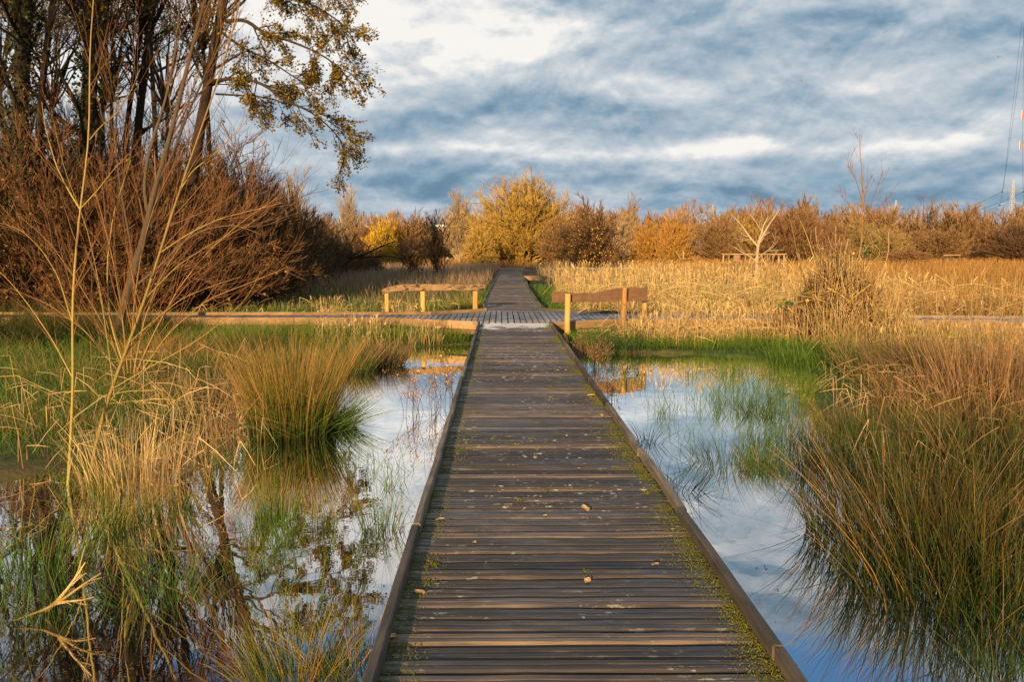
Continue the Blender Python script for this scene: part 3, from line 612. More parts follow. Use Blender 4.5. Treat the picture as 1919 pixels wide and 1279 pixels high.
custom_tree('dead_tree', 'small pale dead tree with forked bare branches in the reeds', 50,
  [([(1417,530),(1418,500),(1420,460),(1430,440),(1445,415),(1462,392)],.13,.025),([(1420,462),(1405,445),(1392,425),(1375,406)],.07,.015),([(1421,455),(1432,420),(1440,405)],.05,.015),
   ([(1418,490),(1400,478),(1385,470),(1375,462)],.05,.015),([(1420,485),(1435,472),(1450,462),(1458,450)],.05,.012),([(1412,450),(1395,448),(1380,442)],.04,.01),([(1432,440),(1422,425),(1412,410),(1402,400)],.04,.012)],
  'bark_pale','bark_pale', rng, [(slice(0,7),5,(.3,.95),(.4,.9),(.4,.8),.3,.5,2)], .1, crown_r=.012)
custom_tree('young_birch', 'tall thin reddish leafless sapling rising behind the bramble mound', 36,
  [([(1608,560),(1612,480),(1616,420),(1617,340),(1612,290),(1611,250)],.05,.010),([(1614,450),(1600,405),(1590,380),(1575,365)],.022,.006),([(1616,430),(1630,390),(1645,350),(1655,320)],.022,.006),([(1616,420),(1630,405),(1650,385),(1665,370)],.02,.006),
   ([(1617,380),(1602,330),(1590,310),(1586,295)],.018,.006),([(1616,400),(1624,360),(1626,330)],.018,.006)],
  'w_red','w_red', rng, [(slice(0,6),9,(.3,.95),(.35,.8),(.35,.7),.5,.5,2)], .1, crown_r=.006)

# ------------------------------------------------------------------ alders on the left
def alder(label, y, stems, whips, extra, group='tall alders on the left', name='alder_tree', ivy=None, seed=1):
    rng = np.random.default_rng(seed)
    root = custom_tree(name, label, y, stems, 'bark_dark','bark_dark', rng, whips, .1, 'tree', group, extra, crown_r=.009)
    if ivy:
        g = Geo(); n = ivy; b0 = root.location; t = rng.random(n)
        pts = resample([W(p[0],p[1],y) for p in stems[0][0]], 14)-np.array([b0[0],y,0]); f=t*13; i=np.minimum(f.astype(int),12); fr=(f-i)[:,None]
        p = pts[i]*(1-fr)+pts[i+1]*fr; a = rng.uniform(0,2*np.pi,n); rad_ = stems[0][1]*rng.uniform(.9,1.9,n)
        p = p+np.stack([np.cos(a)*rad_,np.sin(a)*rad_,np.zeros(n)],1); d = rng.normal(size=(n,3)); d[:,2]-=.5; d/=np.linalg.norm(d,axis=1,keepdims=True); s=rng.uniform(.06,.12,n)
        Q = p[:,None,:]+d[:,None,:]*s[:,None,None]*np.array([0,.5,1])[None,:,None]; g.tubes(Q,s[:,None]*np.array([.1,.5,.06]),2,rng=rng); g.build('ivy', M['ivy'], root)
    return root
LV = ('deep',4,1,.085,'alder_leaf')
alder('ivy-clad thick alder trunk at the far left edge', 24, [([(30,640),(36,400),(40,200),(46,0),(52,-260)],.24,.17),([(70,300),(80,150),(100,0),(110,-150)],.10,.07)],
      [(slice(0,2),22,(.35,1),(1.4,3.4),(.6,1.3),.1,.35,7)], ('deep',5,2,.070,'alder_leaf'), ivy=3200, seed=2)
alder('thick ivy-clad alder trunk, second big one from the left edge', 25, [([(150,640),(158,420),(166,200),(176,0),(190,-300)],.25,.17)],
      [(slice(0,1),30,(.35,1),(1.2,3.4),(.6,1.2),.25,.4,5)], ('deep',5,2,.070,'alder_leaf'), ivy=3200, seed=3)
alder('thin dark alder just right of the second ivy-clad trunk', 29, [([(180,600),(186,400),(190,220),(200,30),(205,-200)],.11,.07)],
      [(slice(0,1),22,(.4,1),(1.0,3.0),(.6,1.2),.25,.4,5)], ('deep',5,2,.070,'alder_leaf'), seed=4)
alder('dark leaning twin alder in the middle of the left group', 27, [([(232,600),(245,420),(256,263),(272,120),(287,0),(310,-300)],.16,.09),([(230,420),(237,235),(255,120),(270,20),(280,-200)],.09,.05),([(286,72),(305,58),(328,54),(365,54),(399,53)],.035,.015)],
      [(slice(0,2),24,(.35,1),(1.0,3.2),(.6,1.2),.25,.4,5),(slice(2,3),6,(.3,1),(.5,1.0),(.4,.9),-.1,.6,4)], ('deep',5,2,.070,'alder_leaf'), seed=6)
alder('leaning alder at the right of the group whose leafy branch arches out over the sky', 26,
      [([(330,590),(350,400),(370,263),(390,160),(404,70),(420,0),(455,-260)],.19,.11),
       ([(399,152,-.2),(430,147,-.8),(470,148,-1.2),(507,164,-1.5),(530,192,-1.6),(563,197,-1.8),(600,222,-2),(632,250,-2),(655,290,-2)],.06,.012),
       ([(424,40,-.2),(460,35,-.7),(490,60,-1),(540,75,-1.3),(590,95,-1.6),(630,120,-1.8),(655,150,-2)],.06,.012),
       ([(430,-20),(480,-30,-.6),(540,-10,-1.2),(600,15,-1.6),(650,50,-2),(665,80,-2)],.06,.012),
       ([(415,60),(455,90,-.6),(500,110,-1),(560,150,-1.3),(610,175,-1.5)],.04,.01),
       ([(440,-120),(500,-130,-.6),(570,-90,-1.2),(620,-40,-1.6),(655,0,-2)],.06,.012),
       ([(404,176),(440,178,.3),(480,180,.5),(515,186,.6),(545,200,.5)],.03,.01)],
      [(slice(1,4),26,(.22,1),(.5,1.35),(.4,1.1),-.25,.5,6),(slice(4,7),12,(.2,1),(.5,1.1),(.4,1.1),-.15,.5,5),(slice(0,1),20,(.5,1),(1.2,3.0),(.7,1.2),.2,.35,6)], ('deep',6,3,.075,'alder_leaf'), seed=7)
# grey willow standing on the left bank
rng = np.random.default_rng(8)
custom_tree('grey_willow', 'curving grey-brown willow trunk with fine upswept twigs on the left bank', 18.8,
  [([(217,650),(222,610),(236,550),(253,507),(268,450),(279,405),(291,347),(305,305),(322,245),(335,190),(347,141),(362,80),(385,0),(400,-80)],.095,.02),
   ([(279,405),(268,360),(275,300),(290,250),(310,190),(325,120),(335,40),(340,-60)],.045,.012),([(291,347),(320,300),(345,230),(375,160),(405,100),(440,20)],.035,.01),([(236,550),(300,500),(340,455),(380,430),(440,420),(490,440)],.03,.008),
   ([(253,507),(240,430),(225,350),(215,260),(220,180)],.03,.008)],
  'bark_grey','thick', rng, [(slice(0,5),15,(.3,.95),(.7,1.9),(.3,.75),.6,.45,5)], .1, crown_r=.0045)

# left thicket: bushes one behind another
tk = bare_tree('thicket_bush', 301, 4.8, 5.6, z0=.7, nl=150, nb=11, nt=9, tw_r=.007, mat='thick', trunk='bark_dark', low=-.05, hollow=.25, trop=.35, limb_r=.05, spreadr=.6, lv=('alder_leaf',14,.07))
tk2 = bare_tree('thicket_bush', 302, 4.2, 5.0, z0=.5, nl=150, nb=11, nt=9, tw_r=.008, mat='thick_dark', trunk='bark_dark', low=-.05, hollow=.25, trop=.7, limb_r=.04, spreadr=.8)
spots = [(40,24.5,1.42,'thick'),(125,26,1.45,'thick'),(205,25,1.36,'thick'),(290,26.5,1.38,'thick'),(370,27.5,1.32,'thick'),(440,30,1.26,'thick'),(495,34,1.14,'thick'),
         (0,32,1.35,'thick_dark'),(110,34,1.4,'thick_dark'),(210,33,1.35,'thick_dark'),(310,35,1.4,'thick_dark'),(400,38,1.45,'thick_dark'),
         (540,44,1.25,'thick_dark'),(575,50,1.12,'thick_dark'),(610,56,1.05,'thick_dark'),(650,62,.90,'thick_dark'),(690,68,.72,'thick_dark'),(468,44,1.5,'thick_dark'),(-70,26,1.2,'thick')]
lab = ['brown twiggy bush at the left edge beneath the thickest ivy trunk','brown twiggy bush between the two ivy-clad trunks','brown twiggy bush right of the second ivy-clad trunk','brown twiggy bush below the twin alder',
 'brown twiggy bush at the foot of the arching alder','brown rounded bush just right of the arching alder trunk','brown bush below the hanging end of the leafy branch','dark rear bush behind the leftmost trunk','dark rear bush behind the second trunk','dark rear bush behind the thin alder',
 'dark rear bush behind the twin alder','dark rear bush behind the arching alder','dark shaded bush below the pinkish gold willow','dark bush stepping down right of the thicket shoulder','dark shaded bush below the pale poplar','dark low bush left of the yellow willow shrub','lowest dark bush in front of the yellow willow shrub',
 'tall dark bush rising behind the brown rounded one','brown twiggy bush cut by the left edge of the picture']
rng = np.random.default_rng(9); used = {id(tk):False, id(tk2):False}
for i,(px,y,s_,mt) in enumerate(spots):
    src = tk if mt == 'thick' else tk2; cp = used[id(src)]; used[id(src)] = True
    place(src, px, y, 'thicket_bush', lab[i], 'bush', 'bushes of the left thicket', rz=rng.uniform(0,6), sc=(s_*rng.uniform(.9,1.1),s_,s_*rng.uniform(.92,1.04)), copy=cp)
# tall alders added out of view at left, high crowns placed to shade the thicket
sh = bare_tree('alder_tree', 401, 16.0, 9.0, z0=12.5, stem=8.6, nl=24, nb=9, nt=5, spreadr=.06, tw_r=.007, mat='thick', trunk='bark_dark', low=-.3, hollow=.3, trop=.2, limb_r=.03, btr=(.45,1.0), lv=('alder_leaf',1,.085))
for i,(x,y,lb) in enumerate([(-17.5,2,'tall unseen alder added for shade outside the left edge, nearest the pool'),(-24,-3,'tall unseen alder added for shade outside the left edge, behind the viewer'),(-18.5,11,'tall unseen alder added for shade outside the left edge, beside the bank'),(-26,8,'tall unseen alder added for shade outside the left edge, farthest from the boardwalk')]):
    o = sh if i == 0 else copy_tree(sh); o.location = (x,y,0); o.rotation_euler = (0,0,i*1.3); tag(o, lb, 'tree', 'unseen alders added for shade outside the left edge')
for i,(px,y,lb) in enumerate([(20,33,'rear alder with a dense dark crown behind the leftmost ivy-clad trunk'),(115,36,'rear alder with a dense dark crown between the ivy-clad trunks'),(225,34,'rear alder with a dense dark crown behind the twin alder'),(325,37,'rear alder with a dense dark crown left of the arching one'),(-60,27,'alder crown hanging in from beyond the left edge')]):
    o = place(sh, px, y, 'alder_tree', lb, 'tree', 'rear alders behind the thicket', rz=i*1.1+.4, sc=(.9,.9,.92))
for i,(px,y,lb) in enumerate([(60,27,'alder whose dense crown tops the leftmost ivy-clad trunk'),(190,28,'alder crown high over the second ivy-clad trunk'),(300,27,'alder crown high over the twin alder'),(395,29,'alder crown high over the arching one')]):
    place(sh, px, y, 'alder_tree', lb, 'tree', 'high alder crowns', rz=i*1.7+.9, sc=(.9,.9,1.0))
fil = bare_tree('bare_tree', 402, 9.5, 5.5, z0=2.0, nl=20, nb=10, nt=4, tw_r=.006, mat='thick', trunk='thick_dark', low=.25, hollow=.5, trop=.7, limb_r=.045, btr=(.2,1.0), bl=(.15,.35), spreadr=.7)
for i,(px,y,sz,lb) in enumerate([(15,29,1.0,'fine leafless tree behind the leftmost ivy-clad trunk'),(95,31,1.05,'fine leafless tree between the two ivy-clad trunks'),(200,30,1.0,'fine leafless tree behind the thin dark alder'),(290,31,1.0,'fine leafless tree just right of the twin alder'),(350,32,.92,'fine leafless tree left of the arching alder trunk'),(430,33,.82,'fine leafless tree right of the arching alder trunk'),(490,36,.72,'lowest fine leafless tree, where the thicket begins to slope down'),(-50,28,1.0,'fine leafless tree cut by the left edge')]):
    place(fil, px, y, 'bare_tree', lb, 'tree', 'leafless trees filling the left wood', rz=i*2.1, sc=(1,1,sz), copy=i > 0)
# low leaning limb in front of the yellow shrub
rng = np.random.default_rng(10)
custom_tree('fallen_limb', 'dark bare limb leaning low across the shaded grass below the yellow shrub', 48,
  [([(640,500),(660,484),(690,474),(715,462),(740,452)],.10,.02),([(650,482),(690,482),(730,480),(760,488)],.07,.02)], 'bark_dark','thick_dark', rng, [(slice(0,2),8,(.2,.95),(.5,1.3),(.3,.8),.3,.4,3)], .1, 'branch', crown_r=.012)

# ------------------------------------------------------------------ foreground saplings
rng = np.random.default_rng(12)
custom_tree('willow_sapling', 'tall straight yellow-green willow sapling at the left, standing in straw by the water', 7.3,
  [([(126,945),(130,870),(136,760),(138,705),(136,640),(134,600),(141,480),(150,390),(160,320),(169,258),(168,180),(167,94),(171,40),(176,0),(182,-90)],.015,.0035),
   ([(135,706),(100,640),(60,580),(25,535),(-20,490)],.0065,.002),
   ([(150,392),(130,360),(105,310),(85,240),(78,190)],.007,.0018),([(150,392),(180,360),(215,315),(240,290)],.006,.0016),
   ([(168,262),(190,235),(216,216),(245,172),(262,130)],.006,.0016),([(215,745),(203,650),(190,560),(180,500),(160,415),(120,320),(95,200)],.006,.0015),
   ([(134,600),(110,520),(80,470),(40,430),(0,418)],.006,.0015)],
  'sapling','whip', rng, [(slice(0,1),20,(.3,.98),(.3,.9),(.35,.75),.45,.4,1),(slice(1,7),6,(.2,.95),(.25,.7),(.3,.6),.35,.5,2)], .1, crown_r=.0013)
custom_tree('willow_sapling', 'leaning yellow-green willow sapling with long red whips sweeping right', 7.7,
  [([(164,925),(170,885),(176,845),(187,800),(200,755),(212,716),(228,680),(244,641),(258,600),(272,560),(300,474),(318,415),(335,361),(363,281),(399,178),(432,80),(450,0),(465,-70)],.020,.004),
   ([(213,728),(260,700),(317,669),(360,645),(393,622),(430,590),(464,560),(490,505)],.006,.0016),([(205,757),(250,752),(300,748),(360,752),(420,760),(470,765)],.0035,.0012),
   ([(244,641),(290,600),(340,560),(400,535),(450,520)],.006,.0018),([(300,474),(350,440),(410,410),(470,395),(530,380)],.006,.0018),
   ([(272,560),(330,500),(390,460),(450,430),(500,400)],.006,.0018),([(335,361),(360,320),(400,290),(440,255),(470,215)],.006,.0018),([(230,680),(205,600),(200,500),(212,400),(245,300)],.008,.002)],
  'sapling','whip', rng, [(slice(0,1),28,(.25,.95),(.5,1.35),(.3,.8),.35,.35,1),(slice(1,8),7,(.15,.95),(.3,.9),(.25,.55),.25,.5,2)], .1, crown_r=.0013)
rng = np.random.default_rng(13)
custom_tree('willow_clump', 'spray of fine orange whips growing from the left bank behind the two saplings', 12.5,
  [([(255,700),(290,620),(335,540),(390,470),(460,410),(520,370)],.014,.003),([(250,700),(270,600),(300,520),(345,450),(400,400)],.014,.003),([(262,700),(320,620),(390,560),(470,530),(540,500)],.012,.003),
   ([(240,700),(230,600),(215,500),(190,400),(170,330)],.014,.003),([(235,700),(190,600),(140,520),(90,450),(30,400)],.012,.003),([(245,700),(250,580),(265,470),(290,380),(330,300)],.014,.003),([(225,700),(160,620),(90,570),(20,540)],.012,.003)],
  'whip','whip', rng, [(slice(0,7),16,(.1,.95),(.5,1.5),(.2,.6),.4,.5,3)], .1, 'shrub', crown_r=.0018)

# ------------------------------------------------------------------ bramble mound
rng = np.random.default_rng(21); bx_, by_ = W(1570,600,18.2)[0], 18.2
bm_ = thing('bramble_mound', 'big tangled mound of dead straw-brown bramble stems with yellow leaves at the top', 'bramble', (bx_,by_,.02))
g = Geo(); n = 1500; a = rng.uniform(0,2*np.pi,n); rr_ = 1.7*np.sqrt(rng.random(n)); hh = rng.uniform(.7,2.1,n)*(1.22-.92*rr_/1.7)
pos = np.stack([np.cos(a)*rr_,np.sin(a)*rr_*.8,np.zeros(n)],1); P = blades(g,pos,hh,rng.normal(.0,.28,n),.0085,rng,K=6,curl=1.5,sides=3,taper=.4)
n = 1500; a = rng.uniform(0,2*np.pi,n); zz = rng.uniform(.15,1.7,n); rr_ = np.sqrt(rng.random(n))*np.interp(zz,[0,1,1.7],[1.0,.75,.3])
pos = np.stack([np.cos(a)*rr_,np.sin(a)*rr_,zz],1)[:520]; n = 520; d = rng.normal(size=(n,3))*np.array([1,1,.75]); d /= np.linalg.norm(d,axis=1,keepdims=True); L_ = rng.uniform(.25,.75,n)*np.interp(zz[:520],[0,1,1.7],[1.25,.9,.5]); t_ = np.linspace(-.5,.5,5)[None,:,None]
Pk = pos[:,None,:]+d[:,None,:]*L_[:,None,None]*2*t_+np.array([0,0,-.25])*(t_**2)*L_[:,None,None]; Pk[...,2] = np.maximum(Pk[...,2],.02); g.tubes(Pk, rng.uniform(.006,.012,n)[:,None]*np.array([1,1,.95,.85,.6])[None,:], 4, tint=rng.random(n), rng=rng)
n = 230; a = rng.uniform(0,2*np.pi,n); rr_ = .55*np.sqrt(rng.random(n)); blades(g,np.stack([np.cos(a)*rr_-.05,np.sin(a)*rr_,np.zeros(n)],1),rng.uniform(1.6,2.55,n)*(1.05-.5*rr_),rng.normal(0,.14,n),.0085,rng,K=7,sides=3,taper=.4)
g.build('stems', M['straw'], bm_)
g = Geo(); n = 1300; zz = rng.uniform(0,1.6,n); a = rng.uniform(0,2*np.pi,n); rr_ = np.sqrt(rng.random(n))*np.interp(zz,[0,1,1.5,1.9],[1.0,.8,.5,.2]); pos = np.stack([np.cos(a)*rr_,np.sin(a)*rr_*.7,zz*.8],1)
blades(g,pos,rng.uniform(.3,.7,n),rng.uniform(-.9,.9,n),.008,rng,K=4,sides=3); g.build('dark_stems', M['thick_dark'], bm_)
g = Geo(); n = 1500; a = rng.uniform(0,2*np.pi,n); rr_ = 1.15*np.sqrt(rng.random(n)); pos = np.stack([np.cos(a)*rr_,np.sin(a)*rr_*.8,rng.random(n)*.5],1)
blades(g,pos,rng.uniform(.35,1.0,n),rng.uniform(.3,1.2,n),.006,rng,K=5,sides=3,droop=.7)
n = 1500; zz = rng.uniform(.3,2.15,n); a = rng.uniform(0,2*np.pi,n); rr_ = rng.random(n)**.6*np.interp(zz,[0,1,1.6,2.2],[1.1,.85,.6,.18])
pos = np.stack([np.cos(a)*rr_,np.sin(a)*rr_,zz],1); blades(g,pos,rng.uniform(.05,.16,n),rng.uniform(-.5,1.2,n),.007,rng,K=3,taper=.2)
g.build('dead_leaves', M['straw_dull'], bm_)
g = Geo(); Ps=[]
for (pts) in ([(1600,580),(1590,520),(1560,470),(1552,445)],[(1570,560),(1568,500),(1566,460),(1566,425)],[(1540,560),(1525,480),(1512,440),(1497,408)],[(1520,560),(1495,480),(1485,430),(1478,400)],
              [(1580,540),(1625,500),(1660,470),(1630,455)],[(1610,600),(1650,520),(1670,470),(1665,435)],[(1600,520),(1620,470),(1628,458)],[(1545,500),(1530,455),(1528,425)],[(1600,640),(1620,560),(1650,520),(1700,560),(1712,640)],[(1520,640),(1490,580),(1450,560),(1440,620)]):
    Ps.append(resample([W(p[0],p[1],18.2+rng.normal()*.2) for p in pts],9)-np.array([bx_,by_,.02]))
P = np.stack(Ps); R = np.linspace(.014,.005,9)[None,:].repeat(len(P),0); g.tubes(P,R,5,rng=rng)
P1,R1 = grow(P,R,12,(.2,1),(.08,.25),(.4,1.0),3,.2,.5,rng,rel=False); g.tubes(P1,np.maximum(R1,.0035),3,rng=rng)
g.build('briar', M['straw'], bm_)
def leafpatch(name, mat, pts, size, parent, base, n=4, sp=.05):
    g = Geo(); A = []
    for p in pts:
        for _ in range(n): A.append(W(p[0],p[1],base[1]-.55*np.clip((640-p[1])/-200+1.0,.2,1))+rng.normal(size=3)*sp-np.array(base))
    A = np.array(A); d = rng.normal(size=(len(A),3)); d/=np.linalg.norm(d,axis=1,keepdims=True); s=rng.uniform(.7,1.2,len(A))*size
    Q = A[:,None,:]+d[:,None,:]*s[:,None,None]*np.array([0,.5,1])[None,:,None]; g.tubes(Q,s[:,None]*np.array([.1,.5,.05]),2,rng=rng); return g.build(name, mat, parent)
leafpatch('yellow_leaves', M['leaf_yellow'], [(1588,458),(1539,467),(1600,474),(1522,555),(1640,575),(1515,560),(1643,582),(1535,552)], .065, bm_, (bx_,by_,.02))
leafpatch('green_leaves', M['leaf_green'], [(1612,474),(1620,476),(1475,570),(1512,552),(1530,548),(1500,470),(1470,566),(1640,590),(1560,600),(1580,610)], .075, bm_, (bx_,by_,.02), 6)

# ------------------------------------------------------------------ tussocks
def tussock(name, label, px, y, h, w_, n, mat, seed, z=-.05, lean=(.1,.75), bias=(0,0), width=.0035, group=None, cat='tussock', core=None, curl=1.7, root=.30, radial=1.0):
    rng = np.random.default_rng(seed); c0 = W(px,600,y); o = thing(name, label, cat, (c0[0],y,z), group) if core else None
    g = Geo(); rr_ = np.sqrt(rng.random(n)); a = rng.uniform(0,2*np.pi,n); br = w_*root; w0 = rng.normal(size=(n,2))*(1-radial)*.30
    pos = np.stack([np.cos(a)*rr_*br,np.sin(a)*rr_*br,np.zeros(n)],1); ln = lean[0]+(lean[1]-lean[0])*rr_*rng.uniform(.4,1.2,n)
    dirs = a+rng.normal(size=n)*.5; d = np.stack([np.cos(dirs),np.sin(dirs)],1)*ln[:,None]*radial+w0+np.array(bias)*rng.uniform(.3,1.2,n)[:,None]
    wild = rng.random(n) < .10; d[wild] += rng.normal(size=(wild.sum(),2))*.55; ln = np.linalg.norm(d,axis=1); dirs = np.arctan2(d[:,1],d[:,0]); hh = h*rng.uniform(.32,1.0,n)**.8*(1.1-.25*rr_)*(.85+.3*vnoise(pos[:,0]*9+seed,pos[:,1]*9,1.0,seed))
    blades(g,pos,hh,np.minimum(ln,1.3),width*rng.uniform(.7,1.2,n),rng,K=6,curl=curl,dirs=dirs)
    if core:
        g.build('green_blades', M[mat], o); g2 = Geo(); n2 = int(n*core[1]); a = rng.uniform(0,2*np.pi,n2); rr_ = np.sqrt(rng.random(n2))
        pos = np.stack([np.cos(a)*rr_*br,np.sin(a)*rr_*br,np.zeros(n2)],1); blades(g2,pos,h*rng.uniform(.5,1.18,n2),lean[0]+(lean[1]*.8)*rr_,width,rng,K=6,dirs=a+rng.normal(size=n2)*.4,curl=curl)
        g2.build('dry_blades', M[core[0]], o); return o
    o = g.build(name, M[mat]); o.location = (c0[0],y,z); return tag(o, label, cat, group)
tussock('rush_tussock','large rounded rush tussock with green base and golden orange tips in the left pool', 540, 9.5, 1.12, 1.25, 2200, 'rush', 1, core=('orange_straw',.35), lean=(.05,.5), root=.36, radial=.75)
tussock('rush_tussock','low green lobe spreading over the water right of the large golden tussock', 596, 9.9, .62, 1.3, 1100, 'grass', 2, lean=(.2,.95), bias=(.25,-.05))
tussock('rush_tussock','short green tussock on the pool edge nearer the crossing beam', 645, 14.4, .62, 1.3, 900, 'rush', 3, core=('straw_dull',.3), root=.36, radial=.75)
tussock('rush_tussock','small brownish tussock at the tip of the bank left of the boardwalk', 715, 15.2, .55, 1.3, 700, 'rush_brown', 4, core=('straw_dull',.5))
tussock('rush_tussock','thin green tuft in open water below the large golden tussock', 505, 6.4, .55, .55, 150, 'rush', 5, width=.0028, lean=(.05,.5))
tussock('rush_tussock','thin upright green tuft beside the one below the golden tussock', 590, 6.2, .42, .45, 80, 'rush', 6, width=.0025, lean=(.05,.4))
tussock('rush_tussock','sparse green tuft with an orange blade, close to the boardwalk edge', 706, 6.15, .45, .55, 120, 'grass', 7, width=.0025, core=('orange_straw',.12), lean=(.05,.6))
tussock('rush_tussock','green tuft with reddish blades at the bottom edge left of the boardwalk', 540, 3.95, .42, .9, 300, 'rush', 8, width=.0022, core=('orange_straw',.35), lean=(.1,.7))
tussock('rush_tussock','green tuft at the bottom edge touching the boardwalk kerb', 640, 4.0, .40, .6, 180, 'grass', 9, width=.0022, core=('orange_straw',.3), lean=(.1,.7))
tussock('rush_tussock','green grassy tuft standing in dark water at the lower left', 270, 5.0, .36, 1.0, 130, 'grass', 10, width=.0028, lean=(.1,.8))
tussock('rush_tussock','green tuft at the left edge beside the broken straw stalk', 30, 5.3, .50, 1.1, 190, 'grass', 11, width=.003, lean=(.1,.7))
tussock('rush_tussock','dark green tuft below the straight sapling', 190, 6.2, .42, .9, 200, 'rush', 12, width=.003, lean=(.1,.7))
tussock('rush_tussock','green tuft just below the straw bundle of the leaning sapling', 300, 6.6, .40, .8, 140, 'rush', 13, width=.003)
tussock('straw_bundle','upright bundle of bright dry straw around the feet of the two saplings', 240, 7.4, .85, 1.5, 260, 'straw', 14, width=.0035, lean=(.0,.45), cat='dry grass')
tussock('straw_bundle','pile of bent straw reeds between the leaning sapling and the golden tussock', 375, 9.8, .75, 1.7, 120, 'straw', 15, width=.004, lean=(.2,1.0), cat='dry grass')
# right side
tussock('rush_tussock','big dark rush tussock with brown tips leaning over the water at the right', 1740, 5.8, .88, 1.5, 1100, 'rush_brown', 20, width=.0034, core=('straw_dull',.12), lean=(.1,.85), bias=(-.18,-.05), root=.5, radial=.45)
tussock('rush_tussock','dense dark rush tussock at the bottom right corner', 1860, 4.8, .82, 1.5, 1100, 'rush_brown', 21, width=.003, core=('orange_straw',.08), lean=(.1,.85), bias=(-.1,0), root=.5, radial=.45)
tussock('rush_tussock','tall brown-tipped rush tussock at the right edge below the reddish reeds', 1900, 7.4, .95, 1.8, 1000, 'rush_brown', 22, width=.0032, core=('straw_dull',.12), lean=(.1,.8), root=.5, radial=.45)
tussock('rush_tussock','dark narrow rush tussock in the pool behind the big leaning one', 1585, 7.8, .80, .9, 380, 'rush_brown', 23, width=.0035, lean=(.05,.6), root=.5, radial=.45)
tussock('rush_tussock','green rush tussock in the middle of the right marsh', 1690, 9.2, .50, 1.5, 700, 'rush', 24, width=.0035, core=('straw_dull',.1), root=.5, radial=.45)
tussock('rush_tussock','small bright green and orange tuft in the open right pool', 1440, 7.9, .30, .8, 300, 'grass', 25, width=.003, core=('orange_straw',.15))
tussock('sedge_tuft','dark small sedge tuft far out in the right pool', 1430, 10.6, .36, .9, 170, 'sedge_dark', 26, width=.004, lean=(.2,.9), cat='sedge')
tussock('sedge_tuft','dark drooping sedge between the boardwalk kerb and the bright tuft', 1270, 7.1, .50, .8, 80, 'sedge_dark', 27, width=.0028, lean=(.3,1.0), bias=(.2,0), cat='sedge')
tussock('sedge_tuft','sparse dark sedge in the pool right beside the kerb', 1215, 9.0, .42, .5, 60, 'sedge_dark', 28, width=.003, lean=(.3,1.0), cat='sedge')
tussock('sedge_tuft','loose dark sedge blades left of the bright green and orange tuft', 1370, 8.0, .50, 1.2, 150, 'sedge_dark', 29, width=.0028, lean=(.3,1.1), cat='sedge')
tussock('rush_tussock','reddish brown clump of reeds at the right edge above the tall tussock', 1880, 10.2, 1.45, 1.6, 900, 'straw_dull', 30, width=.0045, core=('orange_straw',.3), lean=(.02,.45), root=.5, radial=.45)
tussock('rush_tussock','brown arching clump right of the bramble mound', 1680, 13.2, 1.05, 1.6, 700, 'straw_dull', 31, width=.005, core=('rush',.7), lean=(.05,.7), root=.5, radial=.45)
tussock('rush_tussock','bright green rush patch in front of the bramble mound', 1545, 15.2, .62, 1.9, 900, 'grass', 32, width=.005, lean=(.1,.5), root=.5, radial=.45)
tussock('rush_tussock','dull olive tussock beside the puddles at the right', 1790, 12.3, .9, 1.8, 900, 'rush_brown', 33, width=.004, core=('straw_dull',.4), root=.5, radial=.45)
tussock('rush_tussock','orange-brown dry clump above the dense corner tussocks', 1760, 10.6, .7, 1.4, 600, 'orange_straw', 34, width=.004, core=('rush_brown',.5), root=.5, radial=.45)
tussock('rush_tussock','dark green tussock by the rotten rail near the far boardwalk', 875, 27, .8, 1.5, 500, 'rush', 35, width=.008)
# left bank extras
for i,(px,y,h_,m_,lb) in enumerate([(60,9.6,.62,'rush','green tussock at the left edge of the bank'),(230,11.2,.72,'rush','mixed green tussock on the bank behind the saplings'),(330,12.8,.95,'rush_brown','brown-tipped tussock on the bank behind the leaning sapling'),(120,13.2,.8,'rush','green tussock halfway up the left bank'),
        (300,15.6,1.0,'orange_straw','orange dry tussock near the side boardwalk on the left'),(430,14.5,.75,'rush','green tussock left of the pool behind the golden one'),(470,16.8,.8,'rush_brown','brownish tussock close under the left side boardwalk'),(400,11.3,.8,'straw_dull','tangle of dull reeds at the left of the golden tussock')]):
    tussock('rush_tussock', lb, px, y, h_*.72, 1.6, 620, m_, 50+i, width=.0034, core=('straw_dull',.22), root=.5, radial=.4)
# broken stalk lower left
rng = np.random.default_rng(60); o = thing('broken_reed', 'thick broken straw stalk lying in the dark water at the lower left', 'reed', tuple(G(90,1145,0)))
bp_ = np.array(o.location); g = Geo(); Ps = [resample([G(25,1165,.02),G(60,1150,.04),G(100,1142,.06),G(125,1118,.14),G(150,1100,.20),G(190,1075,.24)],8),resample([G(90,1146,.03),G(110,1125,.12),G(135,1095,.22),G(160,1055,.33)],8),resample([G(85,1148,.02),G(100,1130,.10),G(150,1128,.12),G(175,1120,.12)],8)]
g.tubes(np.stack(Ps)-bp_, np.array([.004,.007,.009,.010,.008,.007,.005,.003])[None,:].repeat(3,0), 6, rng=rng); g.build('stalk', M['straw'], o)
g = Geo(); P1,R1 = grow(np.stack(Ps)-bp_, np.full((3,8),.006), 5, (.3,1),(.06,.2),(.2,.6),4,-.1,.6,rng,rel=False); g.tubes(P1,R1,2,rng=rng); g.build('shreds', M['straw'], o)
